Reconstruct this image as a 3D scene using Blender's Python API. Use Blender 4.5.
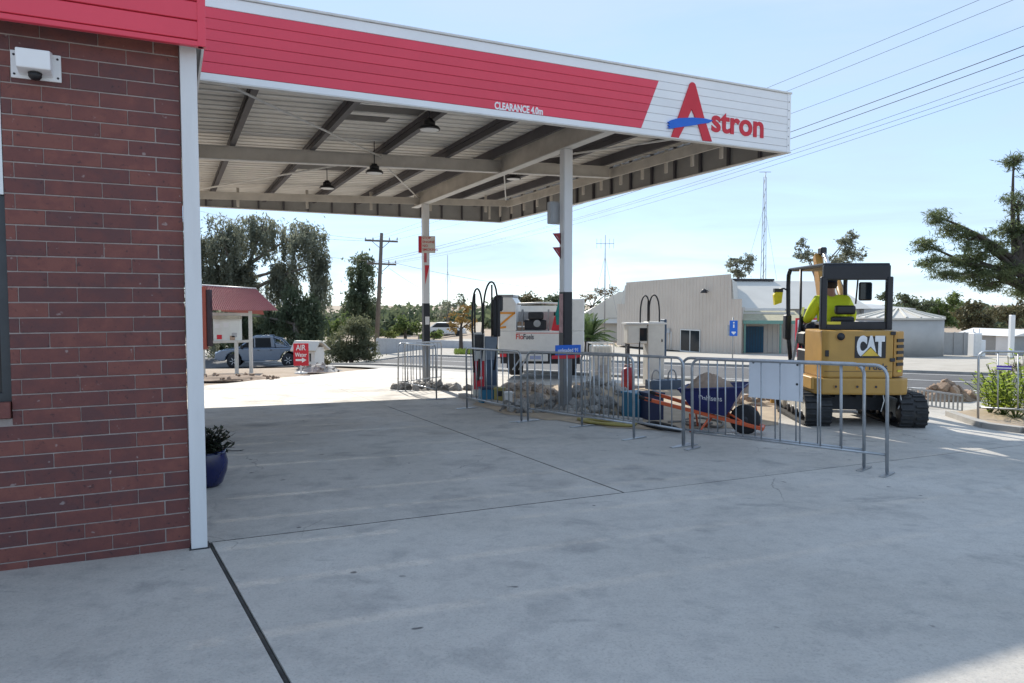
import bpy, bmesh, math, random
import numpy as np
from mathutils import Vector, Matrix
R = math.radians
random.seed(7); rng = np.random.default_rng(11)
scene = bpy.context.scene
for o in list(bpy.data.objects): bpy.data.objects.remove(o)

# ------------------------------------------------------------------ camera
FPX = 717.0; EYE = 1.45; PITCH = math.atan(38/FPX)
cd = bpy.data.cameras.new('camera'); cam = bpy.data.objects.new('camera', cd)
scene.collection.objects.link(cam); scene.camera = cam
cd.sensor_width = 36; cd.lens = FPX/1024*36; cd.clip_start = .05; cd.clip_end = 3000
cam.location = (0, 0, EYE); cam.rotation_euler = (R(90)-PITCH, 0, 0)
# ------------------------------------------------------------------ sky, sun, exposure
SUN_EL, SUN_AZ = R(36), R(-18)          # azimuth measured from +Y, minus = left
w = bpy.data.worlds.new('World'); scene.world = w; w.use_nodes = True
nt = w.node_tree; nt.nodes.clear()
out = nt.nodes.new('ShaderNodeOutputWorld'); bg = nt.nodes.new('ShaderNodeBackground')
sky = nt.nodes.new('ShaderNodeTexSky'); sky.sky_type = 'NISHITA'; sky.sun_disc = False
sky.sun_elevation = SUN_EL; sky.sun_rotation = SUN_AZ
sky.air_density = .7; sky.dust_density = 0; sky.ozone_density = 1.6; sky.altitude = 100
# thin high cirrus mixed into the sky colour
tc = nt.nodes.new('ShaderNodeTexCoord'); mp = nt.nodes.new('ShaderNodeMapping')
mp.inputs['Scale'].default_value = (1.3, 1.3, 7.0); mp.inputs['Rotation'].default_value = (R(8), R(14), 0)
nz = nt.nodes.new('ShaderNodeTexNoise'); nz.inputs['Scale'].default_value = 2.3
nz.inputs['Detail'].default_value = 7; nz.inputs['Roughness'].default_value = .55; nz.inputs['Distortion'].default_value = .6
cr = nt.nodes.new('ShaderNodeValToRGB'); cr.color_ramp.elements[0].position = .40; cr.color_ramp.elements[1].position = .68
cr.color_ramp.elements[1].color = (.92, .92, .92, 1); cr.color_ramp.elements[0].color = (.64, .64, .64, 1)
mx = nt.nodes.new('ShaderNodeMix'); mx.data_type = 'RGBA'; mx.inputs['B'].default_value = (2.5, 3.2, 4.15, 1)
nt.links.new(tc.outputs['Generated'], mp.inputs['Vector']); nt.links.new(mp.outputs[0], nz.inputs['Vector'])
nt.links.new(nz.outputs['Fac'], cr.inputs[0]); nt.links.new(cr.outputs[0], mx.inputs['Factor'])
nt.links.new(sky.outputs[0], mx.inputs['A']); nt.links.new(mx.outputs['Result'], bg.inputs['Color'])
nt.links.new(bg.outputs[0], out.inputs[0]); bg.inputs['Strength'].default_value = .1
sl = bpy.data.lights.new('sun', 'SUN'); so = bpy.data.objects.new('sun', sl); scene.collection.objects.link(so)
sl.energy = 2.3; sl.angle = R(.53); sl.color = (1, .93, .82)
sdir = Vector((math.sin(SUN_AZ)*math.cos(SUN_EL), math.cos(SUN_AZ)*math.cos(SUN_EL), math.sin(SUN_EL)))
so.rotation_euler = (-sdir).to_track_quat('-Z', 'Y').to_euler(); so.location = sdir*60
vs = scene.view_settings; vs.view_transform = 'Standard'; vs.look = 'None'; vs.gamma = 1; vs.exposure = 1.34
vs.use_curve_mapping = False

# ------------------------------------------------------------------ measuring helpers
def ss(a, b, x):
    t = min(1, max(0, (x-a)/(b-a))); return t*t*(3-2*t)
def gz(x, y):
    z = -.032*min(max(y, -12), 20) - .037*min(max(y-20, 0), 28)
    return z - .85*ss(25, 40, y)*ss(-4, -12, x)
def ray(px, py):
    u = (px-512)/FPX; v = (341.5-py)/FPX
    return Vector((u, math.cos(PITCH)+v*math.sin(PITCH), -math.sin(PITCH)+v*math.cos(PITCH)))
def P(px, py, t):                 # the place seen at a pixel, t metres ahead
    d = ray(px, py); return Vector((0, 0, EYE))+d*(t/d.y)
def G(px, py):                    # the place on the ground
    d = ray(px, py); t = .5
    while t < 300:
        p = Vector((0, 0, EYE))+d*t
        if p.z <= gz(p.x, p.y): return Vector((p.x, p.y, gz(p.x, p.y)))
        t += .01
    return p
def gp(x, y, dz=0): return Vector((x, y, gz(x, y)+dz))
BA = math.atan2(.432, .902)       # the station stands turned by this angle
EX = Vector((math.cos(BA), math.sin(BA), 0)); EY = Vector((-math.sin(BA), math.cos(BA), 0))
def B(X, Y, z=0): return EX*X+EY*Y+Vector((0, 0, z))

# ------------------------------------------------------------------ materials
MATS = {}
def pm(name, col, rough=.6, metal=0, var=.12, scale=6, bump=0, bscale=60, rnd=0, spec=.5, stretch=(1, 1, 1), col2=None, trans=0, emit=0, dirt=0, world=False):
    if name in MATS: return MATS[name]
    m = bpy.data.materials.new(name); m.use_nodes = True; n = m.node_tree; L = n.links
    b = n.nodes['Principled BSDF']; b.inputs['Roughness'].default_value = rough; b.inputs['Metallic'].default_value = metal
    b.inputs['Specular IOR Level'].default_value = spec
    if world: co = n.nodes.new('ShaderNodeNewGeometry').outputs['Position']
    else: co = n.nodes.new('ShaderNodeTexCoord').outputs['Object']
    mpn = n.nodes.new('ShaderNodeMapping'); mpn.inputs['Scale'].default_value = stretch; L.new(co, mpn.inputs['Vector'])
    oi = n.nodes.new('ShaderNodeObjectInfo')
    off = n.nodes.new('ShaderNodeVectorMath'); off.operation = 'SCALE'; off.inputs[0].default_value = (37, 61, 23)
    L.new(oi.outputs['Random'], off.inputs['Scale'])
    ad = n.nodes.new('ShaderNodeVectorMath'); L.new(mpn.outputs[0], ad.inputs[0]); L.new(off.outputs[0], ad.inputs[1])
    t = n.nodes.new('ShaderNodeTexNoise'); t.inputs['Scale'].default_value = scale; t.inputs['Detail'].default_value = 6; t.inputs['Roughness'].default_value = .62
    L.new(ad.outputs[0], t.inputs['Vector'])
    r = n.nodes.new('ShaderNodeMapRange'); r.inputs['From Min'].default_value = .28; r.inputs['From Max'].default_value = .72
    L.new(t.outputs['Fac'], r.inputs['Value'])
    mix = n.nodes.new('ShaderNodeMix'); mix.data_type = 'RGBA'
    c2 = col2 or tuple(min(1, c*(1+var)) for c in col); c1 = col if col2 else tuple(c*(1-var) for c in col)
    mix.inputs['A'].default_value = (*c1, 1); mix.inputs['B'].default_value = (*c2, 1); L.new(r.outputs[0], mix.inputs['Factor'])
    last = mix.outputs['Result']
    if dirt:
        t3 = n.nodes.new('ShaderNodeTexNoise'); t3.inputs['Scale'].default_value = scale*.35; t3.inputs['Detail'].default_value = 9; t3.inputs['Roughness'].default_value = .75
        L.new(ad.outputs[0], t3.inputs['Vector'])
        rr = n.nodes.new('ShaderNodeMapRange'); rr.inputs['From Min'].default_value = .5; rr.inputs['From Max'].default_value = .75; rr.inputs['To Max'].default_value = dirt
        L.new(t3.outputs['Fac'], rr.inputs['Value'])
        m3 = n.nodes.new('ShaderNodeMix'); m3.data_type = 'RGBA'; m3.inputs['B'].default_value = (.10, .085, .065, 1)
        L.new(rr.outputs[0], m3.inputs['Factor']); L.new(last, m3.inputs['A']); last = m3.outputs['Result']
    if rnd:
        h = n.nodes.new('ShaderNodeHueSaturation'); mr = n.nodes.new('ShaderNodeMapRange')
        mr.inputs['To Min'].default_value = 1-rnd; mr.inputs['To Max'].default_value = 1+rnd
        L.new(oi.outputs['Random'], mr.inputs['Value']); L.new(mr.outputs[0], h.inputs['Value'])
        L.new(last, h.inputs['Color']); last = h.outputs[0]
    L.new(last, b.inputs['Base Color'])
    if bump:
        t2 = n.nodes.new('ShaderNodeTexNoise'); t2.inputs['Scale'].default_value = bscale; t2.inputs['Detail'].default_value = 4
        L.new(ad.outputs[0], t2.inputs['Vector'])
        bn = n.nodes.new('ShaderNodeBump'); bn.inputs['Strength'].default_value = bump; bn.inputs['Distance'].default_value = .01
        L.new(t2.outputs['Fac'], bn.inputs['Height']); L.new(bn.outputs[0], b.inputs['Normal'])
    if trans:
        o = n.nodes['Material Output']; tr = n.nodes.new('ShaderNodeBsdfTranslucent'); ms = n.nodes.new('ShaderNodeMixShader')
        ms.inputs[0].default_value = trans; L.new(last, tr.inputs['Color'])
        L.new(b.outputs[0], ms.inputs[1]); L.new(tr.outputs[0], ms.inputs[2]); L.new(ms.outputs[0], o.inputs['Surface'])
    if emit:
        b.inputs['Emission Color'].default_value = (*col, 1); b.inputs['Emission Strength'].default_value = emit
    MATS[name] = m; return m
def leafmat(name, a, b_, scale=.5, trans=.35):
    return pm(name, a, .6, col2=b_, scale=scale, trans=trans, spec=.3)
def glassmat(name, col=(.015, .022, .028), rough=.08):
    return pm(name, col, rough, var=.2, scale=1.5, spec=.4)

def concrete_mat():
    m = bpy.data.materials.new('worn_concrete'); m.use_nodes = True; n = m.node_tree; L = n.links; b = n.nodes['Principled BSDF']
    g = n.nodes.new('ShaderNodeNewGeometry'); oi = n.nodes.new('ShaderNodeObjectInfo')
    def noise(s, d, ro, dist=0, vec=None):
        t = n.nodes.new('ShaderNodeTexNoise'); t.inputs['Scale'].default_value = s; t.inputs['Detail'].default_value = d
        t.inputs['Roughness'].default_value = ro; t.inputs['Distortion'].default_value = dist
        L.new(vec or g.outputs['Position'], t.inputs['Vector']); return t.outputs['Fac']
    def rng_(v, a, b2, lo=0, hi=1):
        r = n.nodes.new('ShaderNodeMapRange'); r.inputs['From Min'].default_value = a; r.inputs['From Max'].default_value = b2
        r.inputs['To Min'].default_value = lo; r.inputs['To Max'].default_value = hi; L.new(v, r.inputs['Value']); return r.outputs[0]
    def mixc(f, a, c):
        x = n.nodes.new('ShaderNodeMix'); x.data_type = 'RGBA'
        L.new(f, x.inputs['Factor'])
        for k, v in (('A', a), ('B', c)):
            if isinstance(v, tuple): x.inputs[k].default_value = (*v, 1)
            else: L.new(v, x.inputs[k])
        return x.outputs['Result']
    c = mixc(rng_(noise(.45, 8, .6, .5), .3, .7), (.41, .385, .345), (.55, .522, .478))
    # long smears along the driving direction
    mpn = n.nodes.new('ShaderNodeMapping'); mpn.inputs['Rotation'].default_value = (0, 0, -BA); mpn.inputs['Scale'].default_value = (.5, 1.3, 1)
    L.new(g.outputs['Position'], mpn.inputs['Vector'])
    c = mixc(rng_(noise(1.1, 9, .68, .8, mpn.outputs[0]), .55, .8, 0, .55), c, (.28, .272, .265))
    c = mixc(rng_(noise(2.2, 5, .55, .4), .55, .72, 0, .65), c, (.22, .215, .21))
    c = mixc(rng_(noise(3.1, 3, .5, .2, mpn.outputs[0]), .66, .72, 0, .45), c, (.17, .17, .17))
    c = mixc(rng_(noise(30, 4, .7), .42, .75, 0, .35), c, (.56, .54, .50))
    c = mixc(rng_(noise(75, 3, .7), .5, .72, 0, .5), c, (.22, .21, .19))
    # irregular oil stains
    v0 = n.nodes.new('ShaderNodeTexVoronoi'); v0.inputs['Scale'].default_value = .62
    nd0 = n.nodes.new('ShaderNodeVectorMath'); nd0.operation = 'MULTIPLY_ADD'; nd0.inputs[1].default_value = (.55, .55, .0)
    tn0 = n.nodes.new('ShaderNodeTexNoise'); tn0.inputs['Scale'].default_value = 2.6; tn0.inputs['Detail'].default_value = 5
    L.new(g.outputs['Position'], tn0.inputs['Vector']); L.new(tn0.outputs['Color'], nd0.inputs[0]); L.new(g.outputs['Position'], nd0.inputs[2]); L.new(nd0.outputs[0], v0.inputs['Vector'])
    c = mixc(rng_(v0.outputs['Distance'], .02, .19, .62, 0), c, (.14, .138, .135))
    c = mixc(rng_(noise(7, 6, .7), .48, .72, 0, .42), c, (.25, .245, .24))
    # small dark gum spots
    v = n.nodes.new('ShaderNodeTexVoronoi'); v.inputs['Scale'].default_value = 2.3; v.inputs['Randomness'].default_value = 1
    nd = n.nodes.new('ShaderNodeVectorMath'); nd.operation = 'MULTIPLY_ADD'
    tn = n.nodes.new('ShaderNodeTexNoise'); tn.inputs['Scale'].default_value = 9; L.new(g.outputs['Position'], tn.inputs['Vector'])
    nd.inputs[1].default_value = (.09, .09, .09); L.new(tn.outputs['Color'], nd.inputs[0]); L.new(g.outputs['Position'], nd.inputs[2])
    L.new(nd.outputs[0], v.inputs['Vector'])
    c = mixc(rng_(v.outputs['Distance'], .03, .06, .85, 0), c, (.07, .07, .07))
    # hairline cracks
    v2 = n.nodes.new('ShaderNodeTexVoronoi'); v2.feature = 'DISTANCE_TO_EDGE'; v2.inputs['Scale'].default_value = .28
    nd2 = n.nodes.new('ShaderNodeVectorMath'); nd2.operation = 'MULTIPLY_ADD'; nd2.inputs[1].default_value = (.7, .7, .7)
    tn2 = n.nodes.new('ShaderNodeTexNoise'); tn2.inputs['Scale'].default_value = 1.3; tn2.inputs['Detail'].default_value = 6
    L.new(g.outputs['Position'], tn2.inputs['Vector']); L.new(tn2.outputs['Color'], nd2.inputs[0]); L.new(g.outputs['Position'], nd2.inputs[2])
    L.new(nd2.outputs[0], v2.inputs['Vector'])
    mk = n.nodes.new('ShaderNodeMath'); mk.operation = 'MULTIPLY'
    L.new(rng_(v2.outputs['Distance'], .0006, .0022, .5, 0), mk.inputs[0]); L.new(rng_(noise(.5, 2, .5), .5, .6), mk.inputs[1])
    c = mixc(mk.outputs[0], c, (.12, .115, .11))
    h = n.nodes.new('ShaderNodeHueSaturation'); L.new(rng_(oi.outputs['Random'], 0, 1, .93, 1.06), h.inputs['Value']); L.new(c, h.inputs['Color'])
    L.new(h.outputs[0], b.inputs['Base Color'])
    L.new(rng_(noise(1.3, 6, .6), .3, .7, .55, .85), b.inputs['Roughness'])
    bn = n.nodes.new('ShaderNodeBump'); bn.inputs['Strength'].default_value = .55; bn.inputs['Distance'].default_value = .006
    L.new(noise(60, 5, .7), bn.inputs['Height']); L.new(bn.outputs[0], b.inputs['Normal'])
    MATS['worn_concrete'] = m; return m

# ------------------------------------------------------------------ mesh helpers
class MB:
    def __init__(s): s.v = []; s.f = []; s.sm = []
    def _add(s, vs_, fs, smooth=False):
        o = len(s.v); s.v += [tuple(x) for x in vs_]; s.f += [tuple(i+o for i in f) for f in fs]; s.sm += [smooth]*len(fs); return s
    def box(s, x0, x1, y0, y1, z0, z1, M=None):
        vs_ = [Vector((x, y, z)) for z in (z0, z1) for y in (y0, y1) for x in (x0, x1)]
        if M: vs_ = [M @ v for v in vs_]
        return s._add(vs_, [(0, 2, 3, 1), (4, 5, 7, 6), (0, 1, 5, 4), (2, 6, 7, 3), (0, 4, 6, 2), (1, 3, 7, 5)])
    def bar(s, a, b, wx, wz, up=(0, 0, 1)):
        a = Vector(a); b = Vector(b); d = (b-a).normalized(); up = Vector(up)
        r = d.cross(up)
        if r.length < 1e-4: r = Vector((1, 0, 0))
        r.normalize(); u = r.cross(d)
        c = [(-wx/2, -wz/2), (wx/2, -wz/2), (wx/2, wz/2), (-wx/2, wz/2)]
        vs_ = [p+r*i+u*j for p in (a, b) for i, j in c]
        return s._add(vs_, [(3, 2, 1, 0), (4, 5, 6, 7), (0, 1, 5, 4), (1, 2, 6, 5), (2, 3, 7, 6), (3, 0, 4, 7)])
    def tube(s, pts, r, n=8, closed=False, caps=True):
        pts = [Vector(p) for p in pts]; N = len(pts); rr = r if isinstance(r, (list, tuple)) else [r]*N
        ref = None; vs_ = []
        for i, p in enumerate(pts):
            a = pts[(i-1) % N] if (i > 0 or closed) else p; b = pts[(i+1) % N] if (i < N-1 or closed) else p
            d = (b-a).normalized()
            if ref is None:
                ref = Vector((0, 0, 1)) if abs(d.z) < .9 else Vector((1, 0, 0))
            x = ref-d*ref.dot(d)
            if x.length < 1e-5: x = d.orthogonal()
            x.normalize(); ref = x; y = d.cross(x)
            for k in range(n):
                t = 2*math.pi*k/n; vs_.append(p+(x*math.cos(t)+y*math.sin(t))*rr[i])
        fs = []
        for i in range(N if closed else N-1):
            for k in range(n):
                a = i*n+k; b = i*n+(k+1) % n; c = ((i+1) % N)*n+(k+1) % n; d = ((i+1) % N)*n+k; fs.append((a, b, c, d))
        s._add(vs_, fs, n > 5)
        if caps and not closed:
            o = len(s.v)-len(vs_); s.f.append(tuple(o+k for k in reversed(range(n)))); s.f.append(tuple(o+(N-1)*n+k for k in range(n))); s.sm += [False]*2
        return s
    def lathe(s, prof, n=20, c=(0, 0, 0), axis='z', smooth=True):
        c = Vector(c); vs_ = []
        for (r, z) in prof:
            for k in range(n):
                t = 2*math.pi*k/n; a, b = r*math.cos(t), r*math.sin(t)
                vs_.append(c+Vector({'z': (a, b, z), 'y': (a, z, -b), 'x': (z, a, b)}[axis]))
        fs = [(i*n+k, i*n+(k+1) % n, (i+1)*n+(k+1) % n, (i+1)*n+k) for i in range(len(prof)-1) for k in range(n)]
        s._add(vs_, fs, smooth); o = len(s.v)-len(vs_)
        if prof[0][0] > 1e-6: s.f.append(tuple(o+k for k in reversed(range(n)))); s.sm.append(False)
        if prof[-1][0] > 1e-6: s.f.append(tuple(o+(len(prof)-1)*n+k for k in range(n))); s.sm.append(False)
        return s
    def prism(s, poly, a, b, axis='y', M=None):
        n = len(poly)
        f = {'y': lambda p, q: Vector((p[0], q, p[1])), 'x': lambda p, q: Vector((q, p[0], p[1])), 'z': lambda p, q: Vector((p[0], p[1], q))}[axis]
        vs_ = [f(p, a) for p in poly]+[f(p, b) for p in poly]
        if M: vs_ = [M @ v for v in vs_]
        return s._add(vs_, [tuple(range(n)), tuple(reversed(range(n, 2*n)))]+[(i, i+n, (i+1) % n+n, (i+1) % n) for i in range(n)])
    def quad(s, a, b, c, d): return s._add([a, b, c, d], [(0, 1, 2, 3)])
    def rock(s, c, r, seed):
        rd = random.Random(seed); bm = bmesh.new(); bmesh.ops.create_icosphere(bm, subdivisions=1, radius=1)
        sx, sy, sz = (r*rd.uniform(.6, 1.2), r*rd.uniform(.6, 1.2), r*rd.uniform(.45, .9))
        M = Matrix.Rotation(rd.uniform(0, 6), 3, (rd.random(), rd.random(), rd.random()+.01))
        bm.verts.ensure_lookup_table()
        vs_ = []
        for v in bm.verts:
            p = v.co*rd.uniform(.75, 1.15); p = Vector((max(-.62, min(.62, p.x)), max(-.62, min(.62, p.y)), max(-.62, min(.62, p.z))))*1.4
            vs_.append(Vector(c)+M @ Vector((p.x*sx, p.y*sy, p.z*sz)))
        fs = [tuple(v.index for v in f.verts) for f in bm.faces]; bm.free(); return s._add(vs_, fs)
    def mesh(s, name, bevel=0, seg=1, recalc=True):
        me = bpy.data.meshes.new(name); me.from_pydata(s.v, [], s.f)
        for p, q in zip(me.polygons, s.sm): p.use_smooth = q
        if bevel or recalc:
            bm = bmesh.new(); bm.from_mesh(me)
            bmesh.ops.recalc_face_normals(bm, faces=bm.faces)
            if bevel:
                bmesh.ops.bevel(bm, geom=[e for e in bm.edges if len(e.link_faces) == 2 and e.calc_face_angle() > .5], offset=bevel, segments=seg, affect='EDGES', clamp_overlap=True, profile=.6)
            bm.to_mesh(me); bm.free()
        return me
    def build(s, name, mat, parent=None, bevel=0, seg=1, loc=None, rz=0, label=None):
        return link(name, s.mesh(name, bevel, seg), mat, parent, loc, rz, label)
def link(name, me, mat, parent=None, loc=None, rz=0, label=None):
    o = bpy.data.objects.new(name, me); scene.collection.objects.link(o)
    if mat:
        m = mat if not isinstance(mat, str) else MATS[mat]
        if len(me.materials) == 0: me.materials.append(m)
        elif me.materials[0] != m:
            o.material_slots[0].link = 'OBJECT'; o.material_slots[0].material = m
    if parent: o.parent = parent
    if loc is not None: o.location = loc
    if rz: o.rotation_euler.z = rz
    if label: o['label'] = label
    return o
def thing(name, label, cat, loc=(0, 0, 0), rz=0, group=None):
    o = bpy.data.objects.new(name, None); scene.collection.objects.link(o); o.empty_display_size = .2
    o.location = loc; o.rotation_euler.z = rz; return tag(o, label, cat, group)
def tag(o, label, cat, group=None, kind=None):
    o['label'] = label; o['category'] = cat
    if group: o['group'] = group
    if kind: o['kind'] = kind
    return o
def struct(o, label=None):
    o['kind'] = 'structure'
    if label: o['label'] = label
    return o
_tc = {}
def text(name, body, size, mat, parent, M, extrude=.002, offset=0, label=None, fit=None, align='CENTER'):
    """M maps text space (x right, y up, z out of the face) into the parent's space; fit = wanted width"""
    key = (body, size, extrude, offset)
    cu = bpy.data.curves.new(name, 'FONT'); cu.body = body; cu.size = size; cu.extrude = extrude; cu.offset = offset
    cu.align_x = align; cu.align_y = 'CENTER'; cu.resolution_u = 4
    to = bpy.data.objects.new('tmp', cu); scene.collection.objects.link(to)
    dg = bpy.context.evaluated_depsgraph_get(); me = bpy.data.meshes.new_from_object(to.evaluated_get(dg))
    bpy.data.objects.remove(to); bpy.data.curves.remove(cu)
    if fit:
        xs = [v.co.x for v in me.vertices]; k = fit/(max(xs)-min(xs))
        me.transform(Matrix.Diagonal((k, 1, 1, 1)))
    me.transform(M); me.name = name; me.materials.clear()
    return link(name, me, mat, parent, label=label)
def TF(x, y, z, rz=0):            # text facing -Y at (x,y,z), turned by rz
    return Matrix.Translation((x, y, z)) @ Matrix.Rotation(rz, 4, 'Z') @ Matrix.Rotation(R(90), 4, 'X')
# ------------------------------------------------------------------ materials in use
concrete_mat()
pm('dirt', (.30, .23, .165), .95, col2=(.42, .34, .26), scale=1.2, bump=.6, bscale=25, world=True, dirt=.25)
pm('asphalt', (.085, .085, .088), .9, var=.22, scale=2.2, bump=.5, bscale=120, world=True)
pm('pale_gravel', (.36, .33, .285), .95, col2=(.48, .45, .40), scale=1.4, bump=.6, bscale=50, world=True, dirt=.15)
pm('line_paint', (.72, .72, .70), .7, var=.15, scale=5, world=True)
pm('kerb_concrete', (.36, .345, .32), .85, var=.18, scale=3, bump=.3, dirt=.25, world=True)
pm('mortar', (.35, .295, .27), .95, var=.2, scale=14, bump=.4, bscale=120)
pm('white_paint', (.78, .78, .77), .45, var=.04, scale=2, dirt=.05)
pm('post_white', (.74, .74, .74), .4, var=.05, scale=1.5, dirt=.12, stretch=(4, 4, .6))
pm('red_paint', (.76, .06, .10), .38, var=.06, scale=1.2, rnd=.04)
pm('red_flat', (.62, .022, .04), .5, var=.08)
pm('fascia_white', (.86, .86, .86), .4, var=.04, scale=1.3, rnd=.02, dirt=.06)
pm('blue_paint', (.01, .13, .60), .45, var=.05)
pm('steel_beige', (.60, .56, .50), .6, var=.16, scale=2.2, dirt=.3)
pm('flange_white', (.72, .71, .68), .5, var=.08, dirt=.15)
pm('purlin_dark', (.075, .07, .078), .6, var=.15, scale=3)
pm('roof_underside', (.74, .71, .66), .5, var=.14, scale=1.2, dirt=.22, rnd=.03)
pm('patch_dark', (.10, .095, .09), .7, var=.2)
pm('galvanised', (.42, .44, .46), .38, metal=.75, var=.2, scale=9)
pm('galv_dull', (.34, .35, .36), .55, metal=.4, var=.2, scale=6)
pm('black_plastic', (.012, .012, .014), .45, var=.3)
pm('black_paint', (.010, .011, .016), .4, var=.25)
pm('black_rubber', (.018, .018, .02), .75, var=.4, scale=20, dirt=.15)
pm('dark_metal', (.04, .04, .045), .5, metal=.3, var=.3)
pm('grey_plastic', (.42, .43, .44), .5, var=.08)
pm('cable_black', (.02, .02, .022), .6)
pm('lens_white', (.85, .85, .85), .3, var=.02)
pm('window_frame', (.055, .06, .065), .4, metal=.4, var=.15)
glassmat('dark_glass')
MATS['brick_red'] = None
def brick_mat():
    m = bpy.data.materials.new('brick_red'); m.use_nodes = True; n = m.node_tree; L = n.links; b = n.nodes['Principled BSDF']
    oi = n.nodes.new('ShaderNodeObjectInfo'); tc_ = n.nodes.new('ShaderNodeTexCoord')
    cr_ = n.nodes.new('ShaderNodeValToRGB'); e = cr_.color_ramp.elements
    e[0].position = 0; e[0].color = (.115, .044, .043, 1); e[1].position = 1; e[1].color = (.205, .068, .052, 1)
    for p_, c_ in ((.25, (.14, .047, .042, 1)), (.5, (.155, .051, .044, 1)), (.75, (.175, .056, .046, 1))):
        x = e.new(p_); x.color = c_
    ad = n.nodes.new('ShaderNodeVectorMath'); sc = n.nodes.new('ShaderNodeVectorMath'); sc.operation = 'SCALE'; sc.inputs[0].default_value = (40, 70, 90)
    L.new(oi.outputs['Random'], sc.inputs['Scale']); L.new(tc_.outputs['Object'], ad.inputs[0]); L.new(sc.outputs[0], ad.inputs[1])
    def noise(s, d, r): 
        t = n.nodes.new('ShaderNodeTexNoise'); t.inputs['Scale'].default_value = s; t.inputs['Detail'].default_value = d; t.inputs['Roughness'].default_value = r
        L.new(ad.outputs[0], t.inputs['Vector']); return t.outputs['Fac']
    big = noise(9, 5, .65)
    mm = n.nodes.new('ShaderNodeMath'); mm.operation = 'MULTIPLY_ADD'; mm.inputs[1].default_value = 2.2; mm.inputs[2].default_value = -1.1
    L.new(big, mm.inputs[0]); m2 = n.nodes.new('ShaderNodeMath'); m2.operation = 'ADD'; L.new(mm.outputs[0], m2.inputs[0])
    m3 = n.nodes.new('ShaderNodeMath'); m3.operation = 'FRACT'; m4 = n.nodes.new('ShaderNodeMath'); m4.operation = 'MULTIPLY'; m4.inputs[1].default_value = 7.3
    L.new(oi.outputs['Random'], m4.inputs[0]); L.new(m4.outputs[0], m3.inputs[0]); L.new(m3.outputs[0], m2.inputs[1]); L.new(m2.outputs[0], cr_.inputs[0])
    sp = n.nodes.new('ShaderNodeMapRange'); sp.inputs['From Min'].default_value = .62; sp.inputs['From Max'].default_value = .72; sp.inputs['To Max'].default_value = .7
    L.new(noise(34, 3, .6), sp.inputs['Value']); x = n.nodes.new('ShaderNodeMix'); x.data_type = 'RGBA'; x.inputs['B'].default_value = (.035, .018, .022, 1)
    L.new(sp.outputs[0], x.inputs['Factor']); L.new(cr_.outputs[0], x.inputs['A'])
    sp2 = n.nodes.new('ShaderNodeMapRange'); sp2.inputs['From Min'].default_value = .71; sp2.inputs['From Max'].default_value = .76; sp2.inputs['To Max'].default_value = .4
    L.new(noise(21, 2, .5), sp2.inputs['Value']); x2 = n.nodes.new('ShaderNodeMix'); x2.data_type = 'RGBA'; x2.inputs['B'].default_value = (.5, .45, .42, 1)
    L.new(sp2.outputs[0], x2.inputs['Factor']); L.new(x.outputs['Result'], x2.inputs['A']); L.new(x2.outputs['Result'], b.inputs['Base Color'])
    b.inputs['Roughness'].default_value = .62
    bn = n.nodes.new('ShaderNodeBump'); bn.inputs['Strength'].default_value = .5; bn.inputs['Distance'].default_value = .004
    L.new(noise(70, 5, .7), bn.inputs['Height']); L.new(bn.outputs[0], b.inputs['Normal']); MATS['brick_red'] = m
brick_mat()

# ------------------------------------------------------------------ ground, forecourt, road
D2 = Vector((-.76, .65)).normalized(); N2 = Vector((.65, .76)).normalized()     # along / across the road
def un(u, n): return (D2.x*u+N2.x*n, D2.y*u+N2.y*n)
def axisvals(lo, hi, near, step, far):
    v = []; x = lo
    while x < hi:
        v.append(x); x += step if -near <= x < near else far
    v.append(hi); return v
xs = [-900, -500, -300, -200, -140, -100]+list(range(-80, 81, 2))+[100, 140, 200, 300, 500, 900]
ys = [-300, -120, -60, -30]+list(range(-14, 91, 2))+[100, 120, 160, 220, 320, 500, 900, 1500]
mb = MB(); nx = len(xs)
mb.v = [(x, y, gz(x, y)-.08) for y in ys for x in xs]
mb.f = [(j*nx+i, j*nx+i+1, (j+1)*nx+i+1, (j+1)*nx+i) for j in range(len(ys)-1) for i in range(nx-1)]; mb.sm = [True]*len(mb.f)
struct(mb.build('ground', 'dirt'), 'bare brown dirt ground around the service station')
def clip(poly, a, b, c):          # keep a*x+b*y<=c
    o = []
    for i in range(len(poly)):
        p, q = poly[i], poly[(i+1) % len(poly)]; dp = a*p[0]+b*p[1]-c; dq = a*q[0]+b*q[1]-c
        if dp <= 0: o.append(p)
        if dp*dq < 0:
            t = dp/(dp-dq); o.append((p[0]+(q[0]-p[0])*t, p[1]+(q[1]-p[1])*t))
    return o
def sheet(mb, cells, clips, dz, skirt=0):
    idx = {}; fs = []
    for poly in cells:
        for c in clips:
            poly = clip(poly, *c)
            if len(poly) < 3: break
        if len(poly) < 3: continue
        ids = []
        for (x, y) in poly:
            k = (round(x, 4), round(y, 4))
            if k not in idx: idx[k] = len(mb.v); mb.v.append((x, y, gz(x, y)+dz))
            if not ids or ids[-1] != idx[k]: ids.append(idx[k])
        if ids[0] == ids[-1]: ids.pop()
        if len(ids) >= 3: fs.append(tuple(ids)); mb.f.append(tuple(ids)); mb.sm.append(False)
    if skirt:
        cnt = {}
        for f in fs:
            for i in range(len(f)):
                e = (f[i], f[(i+1) % len(f)]); cnt[e] = 1
        low = {}
        for (a, b) in cnt:
            if (b, a) not in cnt:
                for k in (a, b):
                    if k not in low: low[k] = len(mb.v); x, y, z = mb.v[k]; mb.v.append((x, y, z-skirt))
                mb.f.append((a, low[a], low[b], b)); mb.sm.append(False)
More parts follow.
